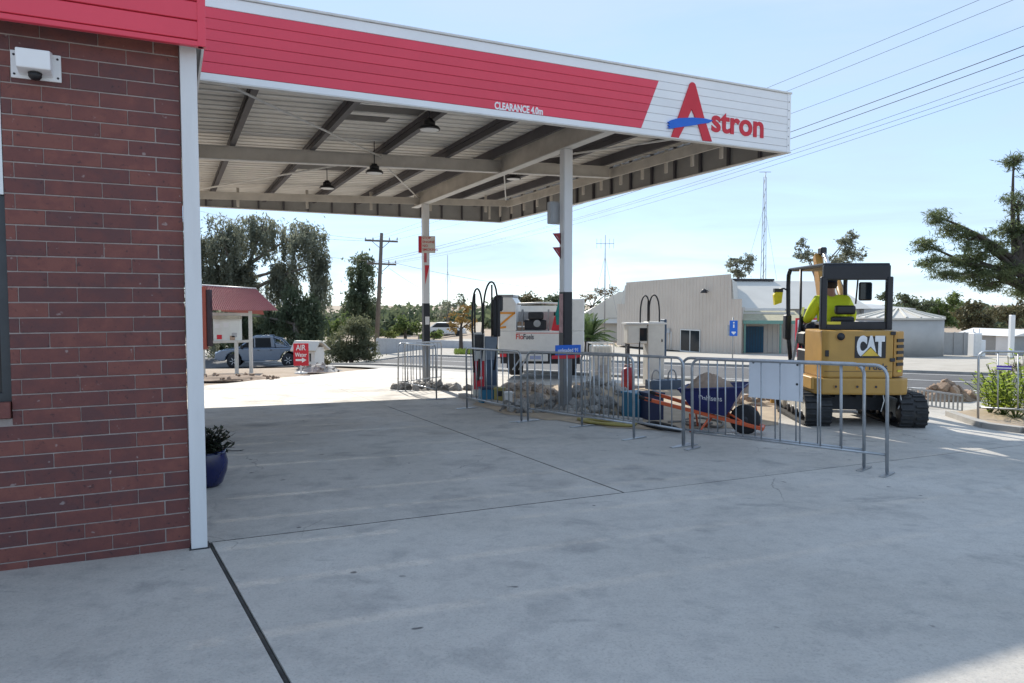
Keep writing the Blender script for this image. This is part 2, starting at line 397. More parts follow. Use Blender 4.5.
def bcells(X0, X1, Y0, Y1, st=1.5):
    o = []; ni = max(1, math.ceil((X1-X0)/st)); nj = max(1, math.ceil((Y1-Y0)/st))
    for i in range(ni):
        for j in range(nj):
            x0, x1 = X0+(X1-X0)*i/ni, X0+(X1-X0)*(i+1)/ni; y0, y1 = Y0+(Y1-Y0)*j/nj, Y0+(Y1-Y0)*(j+1)/nj
            o.append([tuple(B(*c).xy) for c in ((x0, y0), (x1, y0), (x1, y1), (x0, y1))])
    return o
forecourt = thing('forecourt', '', ''); del forecourt['category']; struct(forecourt, 'grey concrete forecourt of cast slabs with dark joints')
ROADN = 16.4
LE = (Vector((-7.5, 17.6)), Vector((-4.4, 26)))
dl = LE[1]-LE[0]; nl = Vector((-dl.y, dl.x)).normalized()
fclips = [(N2.x, N2.y, ROADN), (nl.x, nl.y, nl.dot(LE[0]))]
def skew(cells, a): return cells
JA, JB = B(.215, 5.15), B(.40, 3.0); jd = (JB-JA).normalized(); jn = Vector((-jd.y, jd.x, 0)); jc = jn.dot(JA)   # wide joint running off the corner post
slabs = [(-9, 6, -6, 5.14, 1), (-3, 9.2, -6, 5.14, -1), (9.206, 24, -6, 5.14, 0), (-9, 3.54, 5.16, 12.6, 0), (3.56, 9.2, 5.154, 12.6, 0), (9.206, 24, 5.154, 12.6, 0),
         (-9, 3.546, 12.606, 34, 0), (3.554, 24, 12.606, 34, 0)]
for s_ in slabs:
    sd = s_[4]; ec = [] if not sd else [(jn.x*sd, jn.y*sd, jc*sd-.014)]
    mb = MB(); sheet(mb, bcells(*s_[:4]), fclips+ec, 0, .1)
    if mb.f: mb.build('concrete_slab', 'worn_concrete', forecourt)
mb = MB()
mb.tube([p_+Vector((0, 0, gz(p_.x, p_.y)-.022)) for p_ in (JA+jd*k_ for k_ in (0, .7, 1.4, 2.15, 4, 9))], .018, 6)
for (xa_, ya_, xb_, yb_) in ((.25, 5.15, 9.2, 5.15), (3.55, 5.16, 3.55, 12.6), (-8, 12.603, 16, 12.603), (9.203, -5, 9.203, 12.5)):
    for k_ in range(8):
        a_ = B(xa_+(xb_-xa_)*k_/8, ya_+(yb_-ya_)*k_/8); b_ = B(xa_+(xb_-xa_)*(k_+1)/8, ya_+(yb_-ya_)*(k_+1)/8)
        w_ = .022 if ya_ < 6 and xa_ < 9 else .006
        if a_.dot(Vector((N2.x, N2.y, 0))) < 16 and b_.dot(Vector((N2.x, N2.y, 0))) < 16: mb.bar(a_+Vector((0, 0, gz(a_.x, a_.y)-.006)), b_+Vector((0, 0, gz(b_.x, b_.y)-.006)), w_, .008)
mb.build('joint_filler', pm('joint_seal', (.05, .048, .045), .9, var=.4, scale=12, bump=.6), forecourt)
def strip(name, u0, u1, n0, n1, dz, mat, st=2.5, skirt=0):
    cells = []; nu = math.ceil((u1-u0)/st); nn = max(1, math.ceil((n1-n0)/st))
    for i in range(nu):
        for j in range(nn):
            a, b = u0+(u1-u0)*i/nu, u0+(u1-u0)*(i+1)/nu; c, d = n0+(n1-n0)*j/nn, n0+(n1-n0)*(j+1)/nn
            cells.append([un(a, c), un(a, d), un(b, d), un(b, c)])
    mb = MB(); sheet(mb, cells, [], dz, skirt); return mb.build(name, mat)
struct(strip('road', -110, 130, 17.9, 26, -.03, 'asphalt'), 'dark asphalt road running past the service station')
struct(strip('footpath', -110, 130, 16.42, 17.55, -.01, 'kerb_concrete'), 'narrow pale path between forecourt and road')
struct(strip('kerb', -110, 130, 17.6, 17.88, .06, 'kerb_concrete', skirt=.12), 'near concrete kerb of the road')
struct(strip('kerb', -110, 130, 26.0, 26.25, .05, 'kerb_concrete', skirt=.12), 'far concrete kerb of the road')
struct(strip('gravel_apron', -110, 130, 26.3, 46, -.02, 'pale_gravel'), 'pale gravel apron across the road')
for n_ in (19.3, 25.2):
    struct(strip('road_marking', -110, 130, n_, n_+.12, -.024, 'line_paint'), 'white edge line painted on the asphalt')
i = 0
for u_ in range(-60, 90, 9):
    struct(strip('road_marking', u_, u_+3, 22.2, 22.32, -.024, 'line_paint'), 'white dashes painted along the middle of the road')

# ------------------------------------------------------------------ brick shop building
base = B(0, 5.07); ZB = gz(*base.xy)
shop = thing('brick_shop', 'red brick shop with white corner post and red boarded fascia', 'building', B(0, 5.07, 0), BA)
# local frame: x along the wall, y into the building, z world height
WX0, WX1, ZT = -2.62, .097, 3.14
wx0, wx1, wz0, wz1 = -2.3, -.845, .87, 2.08     # window
mb = MB()
mb.box(WX0, wx0, .004, .24, -.6, ZT); mb.box(wx1, WX1-.006, .004, .24, -.6, ZT); mb.box(wx0, wx1, .004, .24, -.6, wz0-.1); mb.box(wx0, wx1, .004, .24, 2.83, ZT)
mb.box(-2.62, .06, .24, 7.2, -.8, ZT)
mb.build('wall', 'mortar', shop)
BL, BH, JT, CO = .290, .0832, .0078, .0910
bmesh_full = MB().box(0, BL, 0, .09, 0, BH).mesh('brick', .0025); cache = {}
z = -.36; k = 0
while z < ZT-.02:
    x = WX1-(0 if k % 2 == 0 else (BL+JT)/2)
    ends = []
    if k % 2: ends.append((WX1-(BL+JT)/2+JT, WX1))
    while x > WX0: ends.append((max(WX0, x-BL-.0035), x)); x -= BL+JT
    for (a, b) in ends:
        segs = [(a, b)]
        if z+BH > wz0-.1 and z < 2.83:
            segs = []
            if a < wx0-.02: segs.append((a, min(b, wx0)))
            if b > wx1+.02: segs.append((max(a, wx1), b))
        for (a, b) in segs:
            if b-a < .03: continue
            h_ = min(BH, ZT-z); key = (round(b-a, 4), round(h_, 4))
            if key not in cache: cache[key] = MB().box(0, b-a, 0, .09, 0, h_).mesh('brick', .0025)
            o = link('brick', cache[key], 'brick_red', shop, (a, random.uniform(-.0016, .0012), z))
    z += CO; k += 1
# sill of bricks on edge
for j in range(13):
    a = wx1-.006-j*.111
    m_ = cache.setdefault('sill', MB().box(-.1, 0, -.025, .1, -.095, 0).mesh('brick', .003))
    link('brick', m_, 'brick_red', shop, (a, 0, wz0))
mb = MB()
for a, b, c, d in ((wx0, wx1, wz0, wz0+.05), (wx0, wx1, wz1-.05, wz1), (wx0, wx0+.05, wz0+.05, wz1-.05), (wx1-.05, wx1, wz0+.05, wz1-.05), (-1.62, -1.57, wz0+.05, wz1-.05)):
    mb.box(a, b, .03, .1, c, d)
win = mb.build('window', 'window_frame', shop)
MB().box(wx0+.05, wx1-.05, .06, .066, wz0+.05, wz1-.05).build('pane', 'dark_glass', win)
MB().box(wx0, wx1-.004, .004, .05, wz1+.004, 2.826).build('window_panel', 'white_paint', shop)
# corner post
PX0, PX1 = .100, .197
MB().box(PX0, PX1, -.05, .062, ZB-.06, 3.12).build('corner_post', 'post_white', shop, .006, 2)
MB().box(PX0-.012, PX1+.012, -.062, .074, ZB-.06, ZB+.006).build('post_base', 'dark_metal', shop)
# fascia of boards
FB, NB, BHt = 3.03, 9, .118
for k in range(NB):
    z0 = FB+.035+k*BHt
    MB().box(-2.9, .235, -.175, -.15, z0+.004, z0+BHt-.004).build('fascia_board', 'red_paint', shop, .003)
MB().box(-2.9, .235, -.15, -.14, FB+.03, FB+NB*BHt).build('fascia_backing', 'red_paint', shop)
MB().box(.2, .248, -.182, -.13, FB, FB+NB*BHt+.03).build('fascia_corner_trim', 'red_paint', shop, .004)
MB().box(-2.9, .235, -.178, -.14, FB, FB+.032).build('fascia_drip_edge', 'red_paint', shop, .003)
MB().box(.226, .24, -.13, 3.2, FB+.01, FB+NB*BHt).build('fascia_return', 'fascia_white', shop)
MB().box(-2.9, .226, -.14, 3.2, FB+.045, FB+.06).build('soffit', pm('soffit_grey', (.4, .39, .37), .7), shop)
MB().box(-2.85, .22, -.135, 7.3, FB+NB*BHt-.15, FB+NB*BHt-.1).build('roof', 'galv_dull', shop)

# white wall lamp box, screwed to the bricks
q = P(35, 66, 4.2); qx = (q-B(0, 5.07)).dot(EX)
d0 = ray(34, 66); t_ = (5.07-0)/d0.dot(EY); q = Vector((0, 0, EYE))+d0*t_; lx = q.dot(EX); lz = q.z
q = q+EX*.012
lx += .012
lamp = thing('wall_lamp_box', 'white plastic box with flanges and dark dome screwed high on brick wall', 'lamp box', B(lx, 5.07, lz), BA)
MB().box(-.125, .125, -.014, 0, -.082, .075).build('back_plate', 'white_paint', lamp, .004, 2)
MB().prism([(-.014, -.062), (-.12, -.045), (-.13, .06), (-.014, .085)], -.085, .085, 'x').build('housing', 'lens_white', lamp, .008, 2)
MB().lathe([(.0, -.03), (.022, -.024), (.034, -.008), (.036, .014)], 14, (0, -.06, -.07)).build('sensor_dome', 'black_plastic', lamp)
for sx in (-1, 1):
    for sz in (-.06, .05): MB().lathe([(0, -.019), (.006, -.018), (.007, -.0135)], 8, (sx*.108, 0, sz), 'y').build('screw', 'dark_metal', lamp)

# ------------------------------------------------------------------ canopy
CX0, CX1, CY0, CY1, CZ0, CZ1 = -2.2, 8.96, 8.56, 19.5, 3.865, 4.765
can = thing('fuel_canopy', 'large flat fuel canopy with red and white boarded fascia on two steel columns', 'canopy', B(5.84, 10.17, gz(*B(5.84, 10.17).xy)), BA)
CO_ = Vector((5.84, 10.17, can.location.z))
def cl(x, y, z): return (x-CO_.x, y-CO_.y, z-CO_.z)
def cbox(name, x0, x1, y0, y1, z0, z1, mat, bevel=0, par=None, label=None):
    a = cl(x0, y0, z0); b = cl(x1, y1, z1)
    return MB().box(a[0], b[0], a[1], b[1], a[2], b[2]).build(name, mat, par or can, bevel, label=label)
rows = [CZ0, CZ0+.075]+[CZ0+.075+.1165*k for k in range(1, 7)]+[CZ1]; rowh = .1165
def px_on_front(px, py):          # X,z on the front fascia plane
    d = ray(px, py); t = CY0/d.dot(EY); p = Vector((0, 0, EYE))+d*t; return p.dot(EX), p.z
xt, zt = px_on_front(657.5, 84); xb, zb_ = px_on_front(640, 128)
for r_ in range(8):
    z0, z1 = rows[r_], rows[r_+1]; g = .0022
    if r_ in (0, 7):
        a = cl(CX0, CY0-.03, z0+g); b = cl(CX1, CY0, z1-g)
        MB().box(a[0], b[0], a[1], b[1], a[2], b[2]).build('fascia_board', 'fascia_white', can, .003)
    else:
        f0, f1 = (z0-rows[1])/(6*rowh), (z1-rows[1])/(6*rowh); xa, xc = xb+(xt-xb)*f0, xb+(xt-xb)*f1
        lo = lambda X, Z: (X-CO_.x, Z-CO_.z)
        MB().prism([lo(CX0, z0+g), lo(xa, z0+g), lo(xc, z1-g), lo(CX0, z1-g)], CY0-.03-CO_.y, CY0-CO_.y).build('fascia_board', 'red_paint', can, .003)
        MB().prism([lo(xa+.001, z0+g), lo(CX1, z0+g), lo(CX1, z1-g), lo(xc+.001, z1-g)], CY0-.03-CO_.y, CY0-CO_.y).build('fascia_board', 'fascia_white', can, .003)
    # right-hand side and back boards
    cbox('fascia_board', CX1+.002, CX1+.03, CY0-.03, CY1+.03, z0+g, z1-g, 'fascia_white', .003)
    cbox('fascia_board', CX0, CX1, CY1, CY1+.03, z0+g, z1-g, 'fascia_white', .003)
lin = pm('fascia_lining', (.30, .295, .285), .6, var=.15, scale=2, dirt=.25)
cbox('fascia_lining', CX0, CX1, CY0+.002, CY0+.01, CZ0, CZ1, 'fascia_white'); 
cbox('fascia_lining', CX1-.01, CX1-.002, CY0+.012, CY1-.012, CZ0, CZ1, lin); cbox('fascia_lining', CX0, CX1-.012, CY1-.01, CY1-.002, CZ0, CZ1, lin)
# cap and bottom trims
for nm, za, zb2 in (('fascia_cap', CZ1+.002, CZ1+.03), ('fascia_bottom_trim', CZ0-.022, CZ0-.002)):
    cbox(nm, CX0, CX1+.05, CY0-.05, CY0+.05, za, zb2, 'flange_white', .004); cbox(nm, CX1-.05, CX1+.05, CY0+.052, CY1+.05, za, zb2, 'flange_white', .004)
    cbox(nm, CX0, CX1-.052, CY1-.05, CY1+.05, za, zb2, 'flange_white', .004)
cbox('fascia_corner_trim', CX1-.03, CX1+.036, CY0-.036, CY0-.031, CZ0, CZ1, 'fascia_white'); cbox('fascia_corner_trim', CX1+.031, CX1+.036, CY0-.031, CY0+.03, CZ0, CZ1, 'fascia_white')
for k in range(6):
    a = cl(CX1-.005, CY0-.037, CZ0+.1+k*.135); MB().lathe([(0, -.008), (.008, -.006), (.01, 0)], 8, a, 'y').build('rivet', 'galv_dull', can)
zbm = lambda X: 3.745+.0356*X
def slope_beam(name, x0, x1, yc, w_, h_, flange=True):
    sub = None
    A = Vector(cl(x0, yc, zbm(x0))); Bv = Vector(cl(x1, yc, zbm(x1))); up = Vector((0, 0, 1))
    mb = MB(); mb.bar(A+up*h_*.5, Bv+up*h_*.5, .03, h_-.03); mb.bar(A+up*(h_-.01), Bv+up*(h_-.01), w_, .018)
    o = mb.build(name, 'steel_beige', can)
    if flange: MB().bar(A+up*.008, Bv+up*.008, w_, .016).build('flange', 'flange_white', o)
    return o
slope_beam('cross_beam', .2, 8.28, 12.65, .12, .23); slope_beam('cross_beam', .2, 8.28, 17.6, .12, .18, False)
def ybeam(name, X, y0, y1, w_, h_, z0, flange=True):
    o = MB()
    a = cl(X, y0, z0); b = cl(X, y1, z0)
    o.box(a[0]-.018, a[0]+.018, a[1], b[1], a[2]+.018, a[2]+h_-.018); o.box(a[0]-w_/2, a[0]+w_/2, a[1], b[1], a[2]+h_-.018, a[2]+h_)
    o = o.build(name, 'steel_beige', can)
    if flange: MB().box(a[0]-w_/2, a[0]+w_/2, a[1], b[1], a[2], a[2]+.018).build('flange', 'flange_white', o)
    return o
MBZ = 3.925
ybeam('main_beam', 5.84, 8.62, 18.05, .17, .37, MBZ)
ybeam('edge_beam', 8.34, 8.62, 17.7, .1, .2, 4.03, False)
for X in (1.0, 2.27, 3.52, 4.7, 7.05):
    z0 = zbm(X)+.232
    mb = MB(); a = cl(X, 8.6, z0); b = cl(X, 19.45, z0)
    mb.box(a[0]-.012, a[0]+.012, a[1], b[1], a[2], a[2]+.17); mb.box(a[0]-.04, a[0]+.04, a[1], b[1], a[2]-.012, a[2]); mb.box(a[0]-.03, a[0]+.03, a[1], b[1], a[2]+.1, a[2]+.17)
    mb.build('purlin', 'purlin_dark', can)
for X in (5.6, 8.1):
    z0 = zbm(X)+.232; cbox('purlin', X-.03, X+.03, 8.6, 19.45, z0, z0+.17, 'purlin_dark')
# ribbed roof sheets, ribs along x, one sheet to each run of 0.76 m
y = CY0+.03; w_ = .76
zr = lambda X: zbm(X)+.41
while y < CY1-.05:
    y1 = min(y+w_-.004, CY1-.03); mb = MB(); prof = []; yy = y
    while yy < y1-.02:
        prof += [(yy, 0), (yy+.15, 0), (yy+.165, .07), (yy+.225, .07), (yy+.24, 0)]; yy += .254
    prof = [p for p in prof if p[0] <= y1]+[(y1, 0)]
    vs_ = []; fs = []
    for (yy, dz) in prof:
        for X in (CX0+.05, CX1-.04): vs_.append(cl(X, yy, zr(X)+dz))
    for i in range(len(prof)-1): fs.append((2*i, 2*i+1, 2*i+3, 2*i+2))
    mb._add(vs_, fs); mb.build('roof_sheet', 'roof_underside', can); y += w_
# dark patched sheets between the purlins
for (x0, x1, y0, y1) in ((2.33, 3.46, 10.15, 10.5), (2.33, 3.1, 10.75, 11.05), (2.33, 3.46, 14.6, 15.5), (5.95, 6.95, 15.2, 15.8)):
    mb = MB(); mb.quad(cl(x0, y0, zr(x0)-.006), cl(x1, y0, zr(x1)-.006), cl(x1, y1, zr(x1)-.006), cl(x0, y1, zr(x0)-.006)); mb.build('roof_patch', 'patch_dark', can)
# fascia frame stubs
X = .9
while X < 9:
    cbox('fascia_bracket', X-.02, X+.02, CY1-.06, CY1-.012, CZ0, CZ1-.05, 'purlin_dark'); X += .62
X = 1.5
while X < 9:
    cbox('hanger', X-.03, X+.03, 17.68, 17.72, 3.79+.0356*X-.18, 3.75+.0356*X+.3, 'steel_beige'); X += 1.55
Y = 9.1
while Y < CY1-.2:
    cbox('fascia_bracket', CX1-.06, CX1-.012, Y-.025, Y+.025, CZ0, CZ1-.05, 'purlin_dark')
    cbox('hanger', 8.4, 8.44, Y+.33, Y+.39, CZ0+.01, 4.3, 'steel_beige'); Y += .74
# brace rods
for (a, b) in (((.55, 8.75), (3.45, 12.55)), ((3.45, 12.75), (5.75, 17.5)), ((5.95, 12.8), (8.2, 17.5)), ((8.2, 8.9), (5.95, 12.5)), ((.5, 17.5), (3.4, 12.75))):
    za = zbm(a[0])+.17; zb3 = zbm(b[0])+.17
    MB().tube([cl(a[0], a[1], za), cl(b[0], b[1], zb3)], .017, 6).build('brace_rod', 'flange_white', can)
# columns
for (X, Y, bands) in ((5.84, 10.17, 0), (5.84, 17.2, 1)):
    g = gz(*B(X, Y).xy); h_ = .08
    col_ = cbox('column', X-h_, X+h_, Y-h_, Y+h_, g-.1, MBZ-.002, 'post_white', .012)
    col_['label'] = 'front steel column, white above and black below' if not bands else 'rear steel column with red and white notices'
    top = g+2.02 if bands == 0 else g+2.04
    e = h_+.003
    cbox('painted_band', X-e, X+e, Y-e, Y+e, g+1.05, top, 'black_paint', .012, col_)
    cbox('painted_band', X-e, X+e, Y-e, Y+e, g-.05, g+1.046, pm('column_grey', (.16, .165, .17), .5, var=.2, scale=3, dirt=.3), .012, col_)
    if bands:
        cbox('white_label', X-.05, X+.06, Y-e-.004, Y-e-.0005, g+1.5, g+1.7, 'white_paint', 0, col_)
        cbox('red_label', X-.07, X-.0, Y-h_-.004, Y-h_-.0005, g+3.05, g+3.42, pm('faded_red', (.55, .12, .14), .6, var=.2), 0, col_)
        c0 = cl(X, Y-h_-.004, g); MB().prism([(c0[0]-.05, c0[2]+2.98), (c0[0]+.07, c0[2]+2.98), (c0[0]-.04, c0[2]+2.5)], c0[1], c0[1]+.0035).build('red_label', 'red_flat', col_)
    else:
        cbox('red_label', X-e-.004, X-e-.0005, Y-.06, Y+.06, g+1.35, g+1.98, pm('pale_red_label', (.5, .3, .3), .6, var=.3, scale=14), 0, col_)
# lettering
text('lettering', 'CLEARANCE 4.0m', .125, 'fascia_white', can, Matrix.Translation(cl(*[(px_on_front(518, 109.5)[0]), CY0-.033, px_on_front(518, 109.5)[1]])) @ Matrix.Rotation(R(90), 4, 'X'), .003, .004, fit=.70)
def fpoly(name, pts, mat, dy, label=None):
    lo = [px_on_front(*p) for p in pts]
    return MB().prism([(a-CO_.x, b-CO_.z) for a, b in lo], CY0-.032-dy-CO_.y, CY0-.0325-CO_.y).build(name, mat, can, label=label)
lp = lambda *a: [(600+x/5.12, 60+y/5.12) for x, y in a]
fpoly('logo_letter', lp((355, 398), (392, 402), (420, 348), (459, 254), (495, 342), (517, 416), (562, 420), (520, 290), (478, 130), (470, 120), (458, 118), (450, 126)), 'red_flat', .018, 'red capital A without crossbar')
fpoly('logo_brush_stroke', lp((333, 352), (345, 346), (336, 338), (345, 330), (336, 322), (352, 312), (390, 302), (460, 299), (520, 303), (566, 314), (545, 326), (500, 332), (470, 338), (420, 345), (370, 352), (350, 356)), 'blue_paint', .026, 'blue brush stroke across the letter')
cx_, cz_ = px_on_front(600+700/5.12, 60+330/5.12)
me_w = px_on_front(600+832/5.12, 130)[0]-px_on_front(600+567/5.12, 122)[0]
text('lettering', 'stron', .475, 'red_flat', can, Matrix.Translation(cl(cx_, CY0-.035, cz_-.01)) @ Matrix.Rotation(R(90), 4, 'X'), .006, .012, fit=me_w)

# hanging high-bay lamps
for j, (X, Y, zz, lab) in enumerate(((3.43, 9.9, 3.93, 'round black high-bay lamp hanging nearest the red fascia'), (3.3, 12.45, 3.72, 'round black high-bay lamp hanging beside the middle cross beam'),
                       (2.99, 15.0, 3.80, 'round black high-bay lamp hanging farthest back beneath the roof'), (6.4, 13.3, 3.98, 'round high-bay lamp hanging behind the main beam'))):
    t_ = thing('high_bay_lamp', lab, 'lamp', B(X, Y, zz), BA, 'high-bay lamps hanging beneath the canopy')
    MB().lathe([(.15, 0), (.155, .02), (.13, .05), (.115, .055)], 20).build('housing', 'black_plastic', t_)
    MB().lathe([(0, -.006), (.125, -.006), (.14, .002)], 20).build('lens', 'lens_white', t_)
    MB().lathe([(.085, .056), (.085, .12), (.05, .14), (.05, .16), (.0, .16)], 14).build('heat_sink', 'black_plastic', t_)
    mb = MB(); mb.tube([(0, 0, .16), (0, 0, zr(X)-zz)], .008, 6); mb.build('hanger_rod', 'dark_metal', t_)
# ================================================================== things on the forecourt
pm('cat_yellow', (.47, .265, .06), .45, var=.10, scale=3, dirt=.18)
pm('cat_orange', (.46, .24, .05), .45, var=.12, scale=3, dirt=.2)
pm('track_rubber', (.022, .023, .025), .7, var=.5, scale=14, dirt=.35)
pm('undercarriage_white', (.50, .48, .43), .6, var=.2, scale=5, dirt=.35)
pm('hivis_yellow', (.62, .72, .02), .8, var=.06)
pm('reflective_silver', (.62, .63, .64), .5)
pm('navy_cloth', (.015, .02, .045), .85)
pm('skin', (.42, .22, .15), .55, var=.08)
pm('navy_tray', (.012, .016, .10), .35, var=.2, scale=4, dirt=.12)
pm('orange_frame', (.60, .10, .028), .4, var=.12)
pm('white_board', (.74, .76, .80), .5, var=.03)
pm('teal_plastic', (.02, .16, .27), .45, var=.15)
pm('dark_blue_plastic', (.012, .018, .06), .5)
pm('yellow_hose', (.36, .30, .09), .5)
pm('rubble_grey', (.30, .285, .265), .9, var=.35, scale=3, bump=.7, bscale=20, rnd=.4)
pm('rubble_brown', (.36, .26, .19), .9, var=.3, scale=4, bump=.5, rnd=.25)
pm('rubble_pale', (.40, .33, .27), .9, var=.4, scale=2, bump=.5, rnd=.4)
pm('sand', (.42, .34, .25), .95, var=.2, scale=3, bump=.6, bscale=40)
pm('pump_cream', (.66, .64, .58), .5, var=.08, dirt=.15)
pm('pump_grey', (.20, .24, .29), .5, var=.15, dirt=.15)
pm('pump_blue', (.05, .085, .14), .5, var=.15)
pm('truck_white', (.76, .75, .72), .4, var=.05, dirt=.12)
pm('orange_tape', (.75, .30, .03), .5)
pm('text_red', (.6, .04, .03), .5); pm('text_dark', (.03, .035, .06), .5); pm('text_white', (.8, .8, .8), .5)
pm('purple_tape', (.10, .05, .40), .6)

# ---- crowd barriers
_bar = {}
def barrier(a, b, label, lean=0, nb=9, feet=(.0, .0), H=1.07, footlen=.42):
    a = Vector(a); b = Vector(b); d = b-a; Lg = Vector((d.x, d.y)).length
    t = thing('crowd_barrier', label, 'barrier', a, math.atan2(d.y, d.x), 'galvanised crowd barriers around the dug-up island')
    sl_ = d.z/Lg; t.rotation_euler = (lean, -math.atan(sl_), math.atan2(d.y, d.x))
    rad = .11; pts = [(0, 0, .03), (0, 0, H-rad)]
    for k in range(1, 6): an = R(180-18*k); pts.append((rad+rad*math.cos(an), 0, H-rad+rad*math.sin(an)))
    for k in range(0, 6): an = R(90-18*k); pts.append((Lg-rad+rad*math.cos(an), 0, H-rad+rad*math.sin(an)))
    pts.append((Lg, 0, .03))
    MB().tube(pts, .017, 8).build('frame', 'galvanised', t)
    MB().tube([(.01, 0, .2), (Lg-.01, 0, .2)], .0135, 6).build('bottom_rail', 'galvanised', t)
    key = round(H, 2)
    if key not in _bar: _bar[key] = MB().tube([(0, 0, .2), (0, 0, H-.012)], .0085, 6).mesh('bar')
    for k in range(nb): link('bar', _bar[key], 'galvanised', t, ((k+1)*Lg/(nb+1), 0, 0))
    for x in (feet[0], Lg-feet[1]):
        mb = MB(); mb.box(x-.028, x+.028, -footlen/2, footlen/2, .004, .013); mb.tube([(x, 0, .01), (x, 0, .2)], .014, 6); mb.build('foot', 'galvanised', t)
    return t
GB = lambda px, py: G(px, py)
barrier(GB(405.5, 391.5), GB(436.5, 399.5), 'galvanised crowd barrier in front of the rear canopy column')
barrier(GB(398, 391), GB(441, 384.8), 'galvanised crowd barrier behind the rear canopy column')
bC = barrier(GB(467, 408.5), GB(521.5, 421.5), 'galvanised crowd barrier standing before the pump with red panel')
bD = barrier(GB(528, 421.5), GB(634, 439), 'galvanised crowd barrier passing just before the front canopy column', nb=11)
bE = barrier(GB(582, 426.5), GB(684, 446.5), 'galvanised crowd barrier beside the blue crate and the barrow handles', nb=9)
bF = barrier(GB(692.5, 449), GB(887, 475.5), 'galvanised crowd barrier nearest the camera, its end before the yellow excavator', nb=9, footlen=.3)
bG = barrier(GB(683, 445.5), GB(864, 469.5), 'galvanised crowd barrier close behind the nearest one, carrying the white board', nb=8, footlen=.3)
bH = barrier(GB(978, 420.5), GB(978, 420.5)+Vector((1.75, -1.0, .03)), 'galvanised crowd barrier leaning over the bright green plants', lean=R(-7), nb=7)
tg = MB(); o = thing('purple_tape_strip', 'purple tape tied between two bars of the leaning barrier', 'tape', P(1004, 368, 10.3), math.atan2(-1, 1.75))
MB().box(-.09, .09, -.003, .003, -.03, .035).build('band', 'purple_tape', o); MB().box(-.09, .09, -.004, .004, -.008, .008).build('stripe', 'text_white', o)
# white board hung on the barrier
p0 = P(749, 378, 8.02); p1 = P(803, 380, 7.62); dd = p1-p0
brd = thing('white_board', 'plain white board hung on the barrier in front of the excavator', 'board', (p0.x, p0.y, p0.z), math.atan2(dd.y, dd.x))
Lb = Vector((dd.x, dd.y)).length
MB().box(0, Lb, -.006, .006, -.215, .215).build('panel', 'white_board', brd, .003)
for x, z in ((Lb-.06, -.03), (.05, .18), (Lb-.06, .18)): MB().lathe([(0, -.012), (.012, -.01), (.014, -.006)], 8, (x, 0, z), 'y').build('fixing', 'dark_metal', brd)

# ---- rubble and dirt of the dug-up island
def poly_sheet(name, pix, dz, mat, jitter=.12, bump=.03, seed=3):
    rd = random.Random(seed); pts = [G(*p) for p in pix]; c = sum(pts, Vector())/len(pts)
    ring = []
    for i in range(len(pts)):
        a, b = pts[i], pts[(i+1) % len(pts)]
        for k in range(5):
            q = a.lerp(b, k/5); ring.append(q+Vector((rd.uniform(-jitter, jitter), rd.uniform(-jitter, jitter), 0)))
    mb = MB(); n = len(ring); levels = 5
    for l in range(levels):
        f = 1-l/levels
        for q in ring:
            x = c.x+(q.x-c.x)*f; y = c.y+(q.y-c.y)*f; h = 0 if l == 0 else rd.uniform(0, bump)
            mb.v.append((x, y, gz(x, y)+dz+h))
    mb.v.append((c.x, c.y, gz(c.x, c.y)+dz+bump))
    for l in range(levels-1):
        for i in range(n): mb.f.append((l*n+i, l*n+(i+1) % n, (l+1)*n+(i+1) % n, (l+1)*n+i))
    for i in range(n): mb.f.append(((levels-1)*n+i, (levels-1)*n+(i+1) % n, levels*n))
    mb.sm = [True]*len(mb.f); return mb.build(name, mat)
struct(poly_sheet('dirt_patch', [(476, 405), (520, 417), (580, 424), (660, 432), (770, 425), (790, 405), (700, 388), (590, 382), (500, 388)], .006, 'sand'), 'pale sandy dirt where the concrete was broken out')
def pile(name, label, px, py, rx, ry, h, n, mat, mound, seed, smin=.05, smax=.17):
    rd = random.Random(seed); c = G(px, py); t = thing(name, label, 'rubble', c)
    mb = MB(); N = 18
    rings = [(1.0, -.02), (.8, .3), (.55, .68), (.28, .92)]
    for f, z in rings:
        for k in range(N):
            a = 2*math.pi*k/N; q = rd.uniform(.88, 1.12); mb.v.append((rx*f*q*math.cos(a), ry*f*q*math.sin(a), h*.8*z*rd.uniform(.85, 1.1)))
    mb.v.append((0, 0, h*.8))
    for l in range(3):
        for k in range(N): mb.f.append((l*N+k, l*N+(k+1) % N, (l+1)*N+(k+1) % N, (l+1)*N+k))
    for k in range(N): mb.f.append((3*N+k, 3*N+(k+1) % N, 4*N))
    mb.sm = [False]*len(mb.f); mb.build('mound', mound, t)
    protos = [MB().rock((0, 0, 0), 1, seed*50+j).mesh('chunk') for j in range(8)]
    for j in range(n):
        a = rd.uniform(0, 6.28); f = math.sqrt(rd.random())*1.04; s_ = rd.uniform(smin, smax)*(1.15-.35*f)
        zz = h*.8*max(0, 1-f**1.4)
        o = link('chunk', protos[j % 8], mat, t, (rx*f*math.cos(a), ry*f*math.sin(a), zz+s_*.25), rd.uniform(0, 6)); o.scale = (s_, s_, s_); o.rotation_euler.x = rd.uniform(-.5, .5)
    return t
pile('rubble_pile', 'heap of grey broken concrete behind the barriers beside the front column', 598, 412, .95, .7, .55, 230, 'rubble_grey', 'sand', 5, .03, .15)
pile('rubble_pile', 'low scatter of grey rubble left of the front column', 535, 411, .6, .4, .2, 50, 'rubble_grey', 'sand', 9, .04, .13)
pile('rubble_pile', 'brown and pale broken slabs heaped beneath the service truck tail', 522, 396, .8, .6, .26, 110, 'rubble_pale', 'sand', 21, .03, .14)
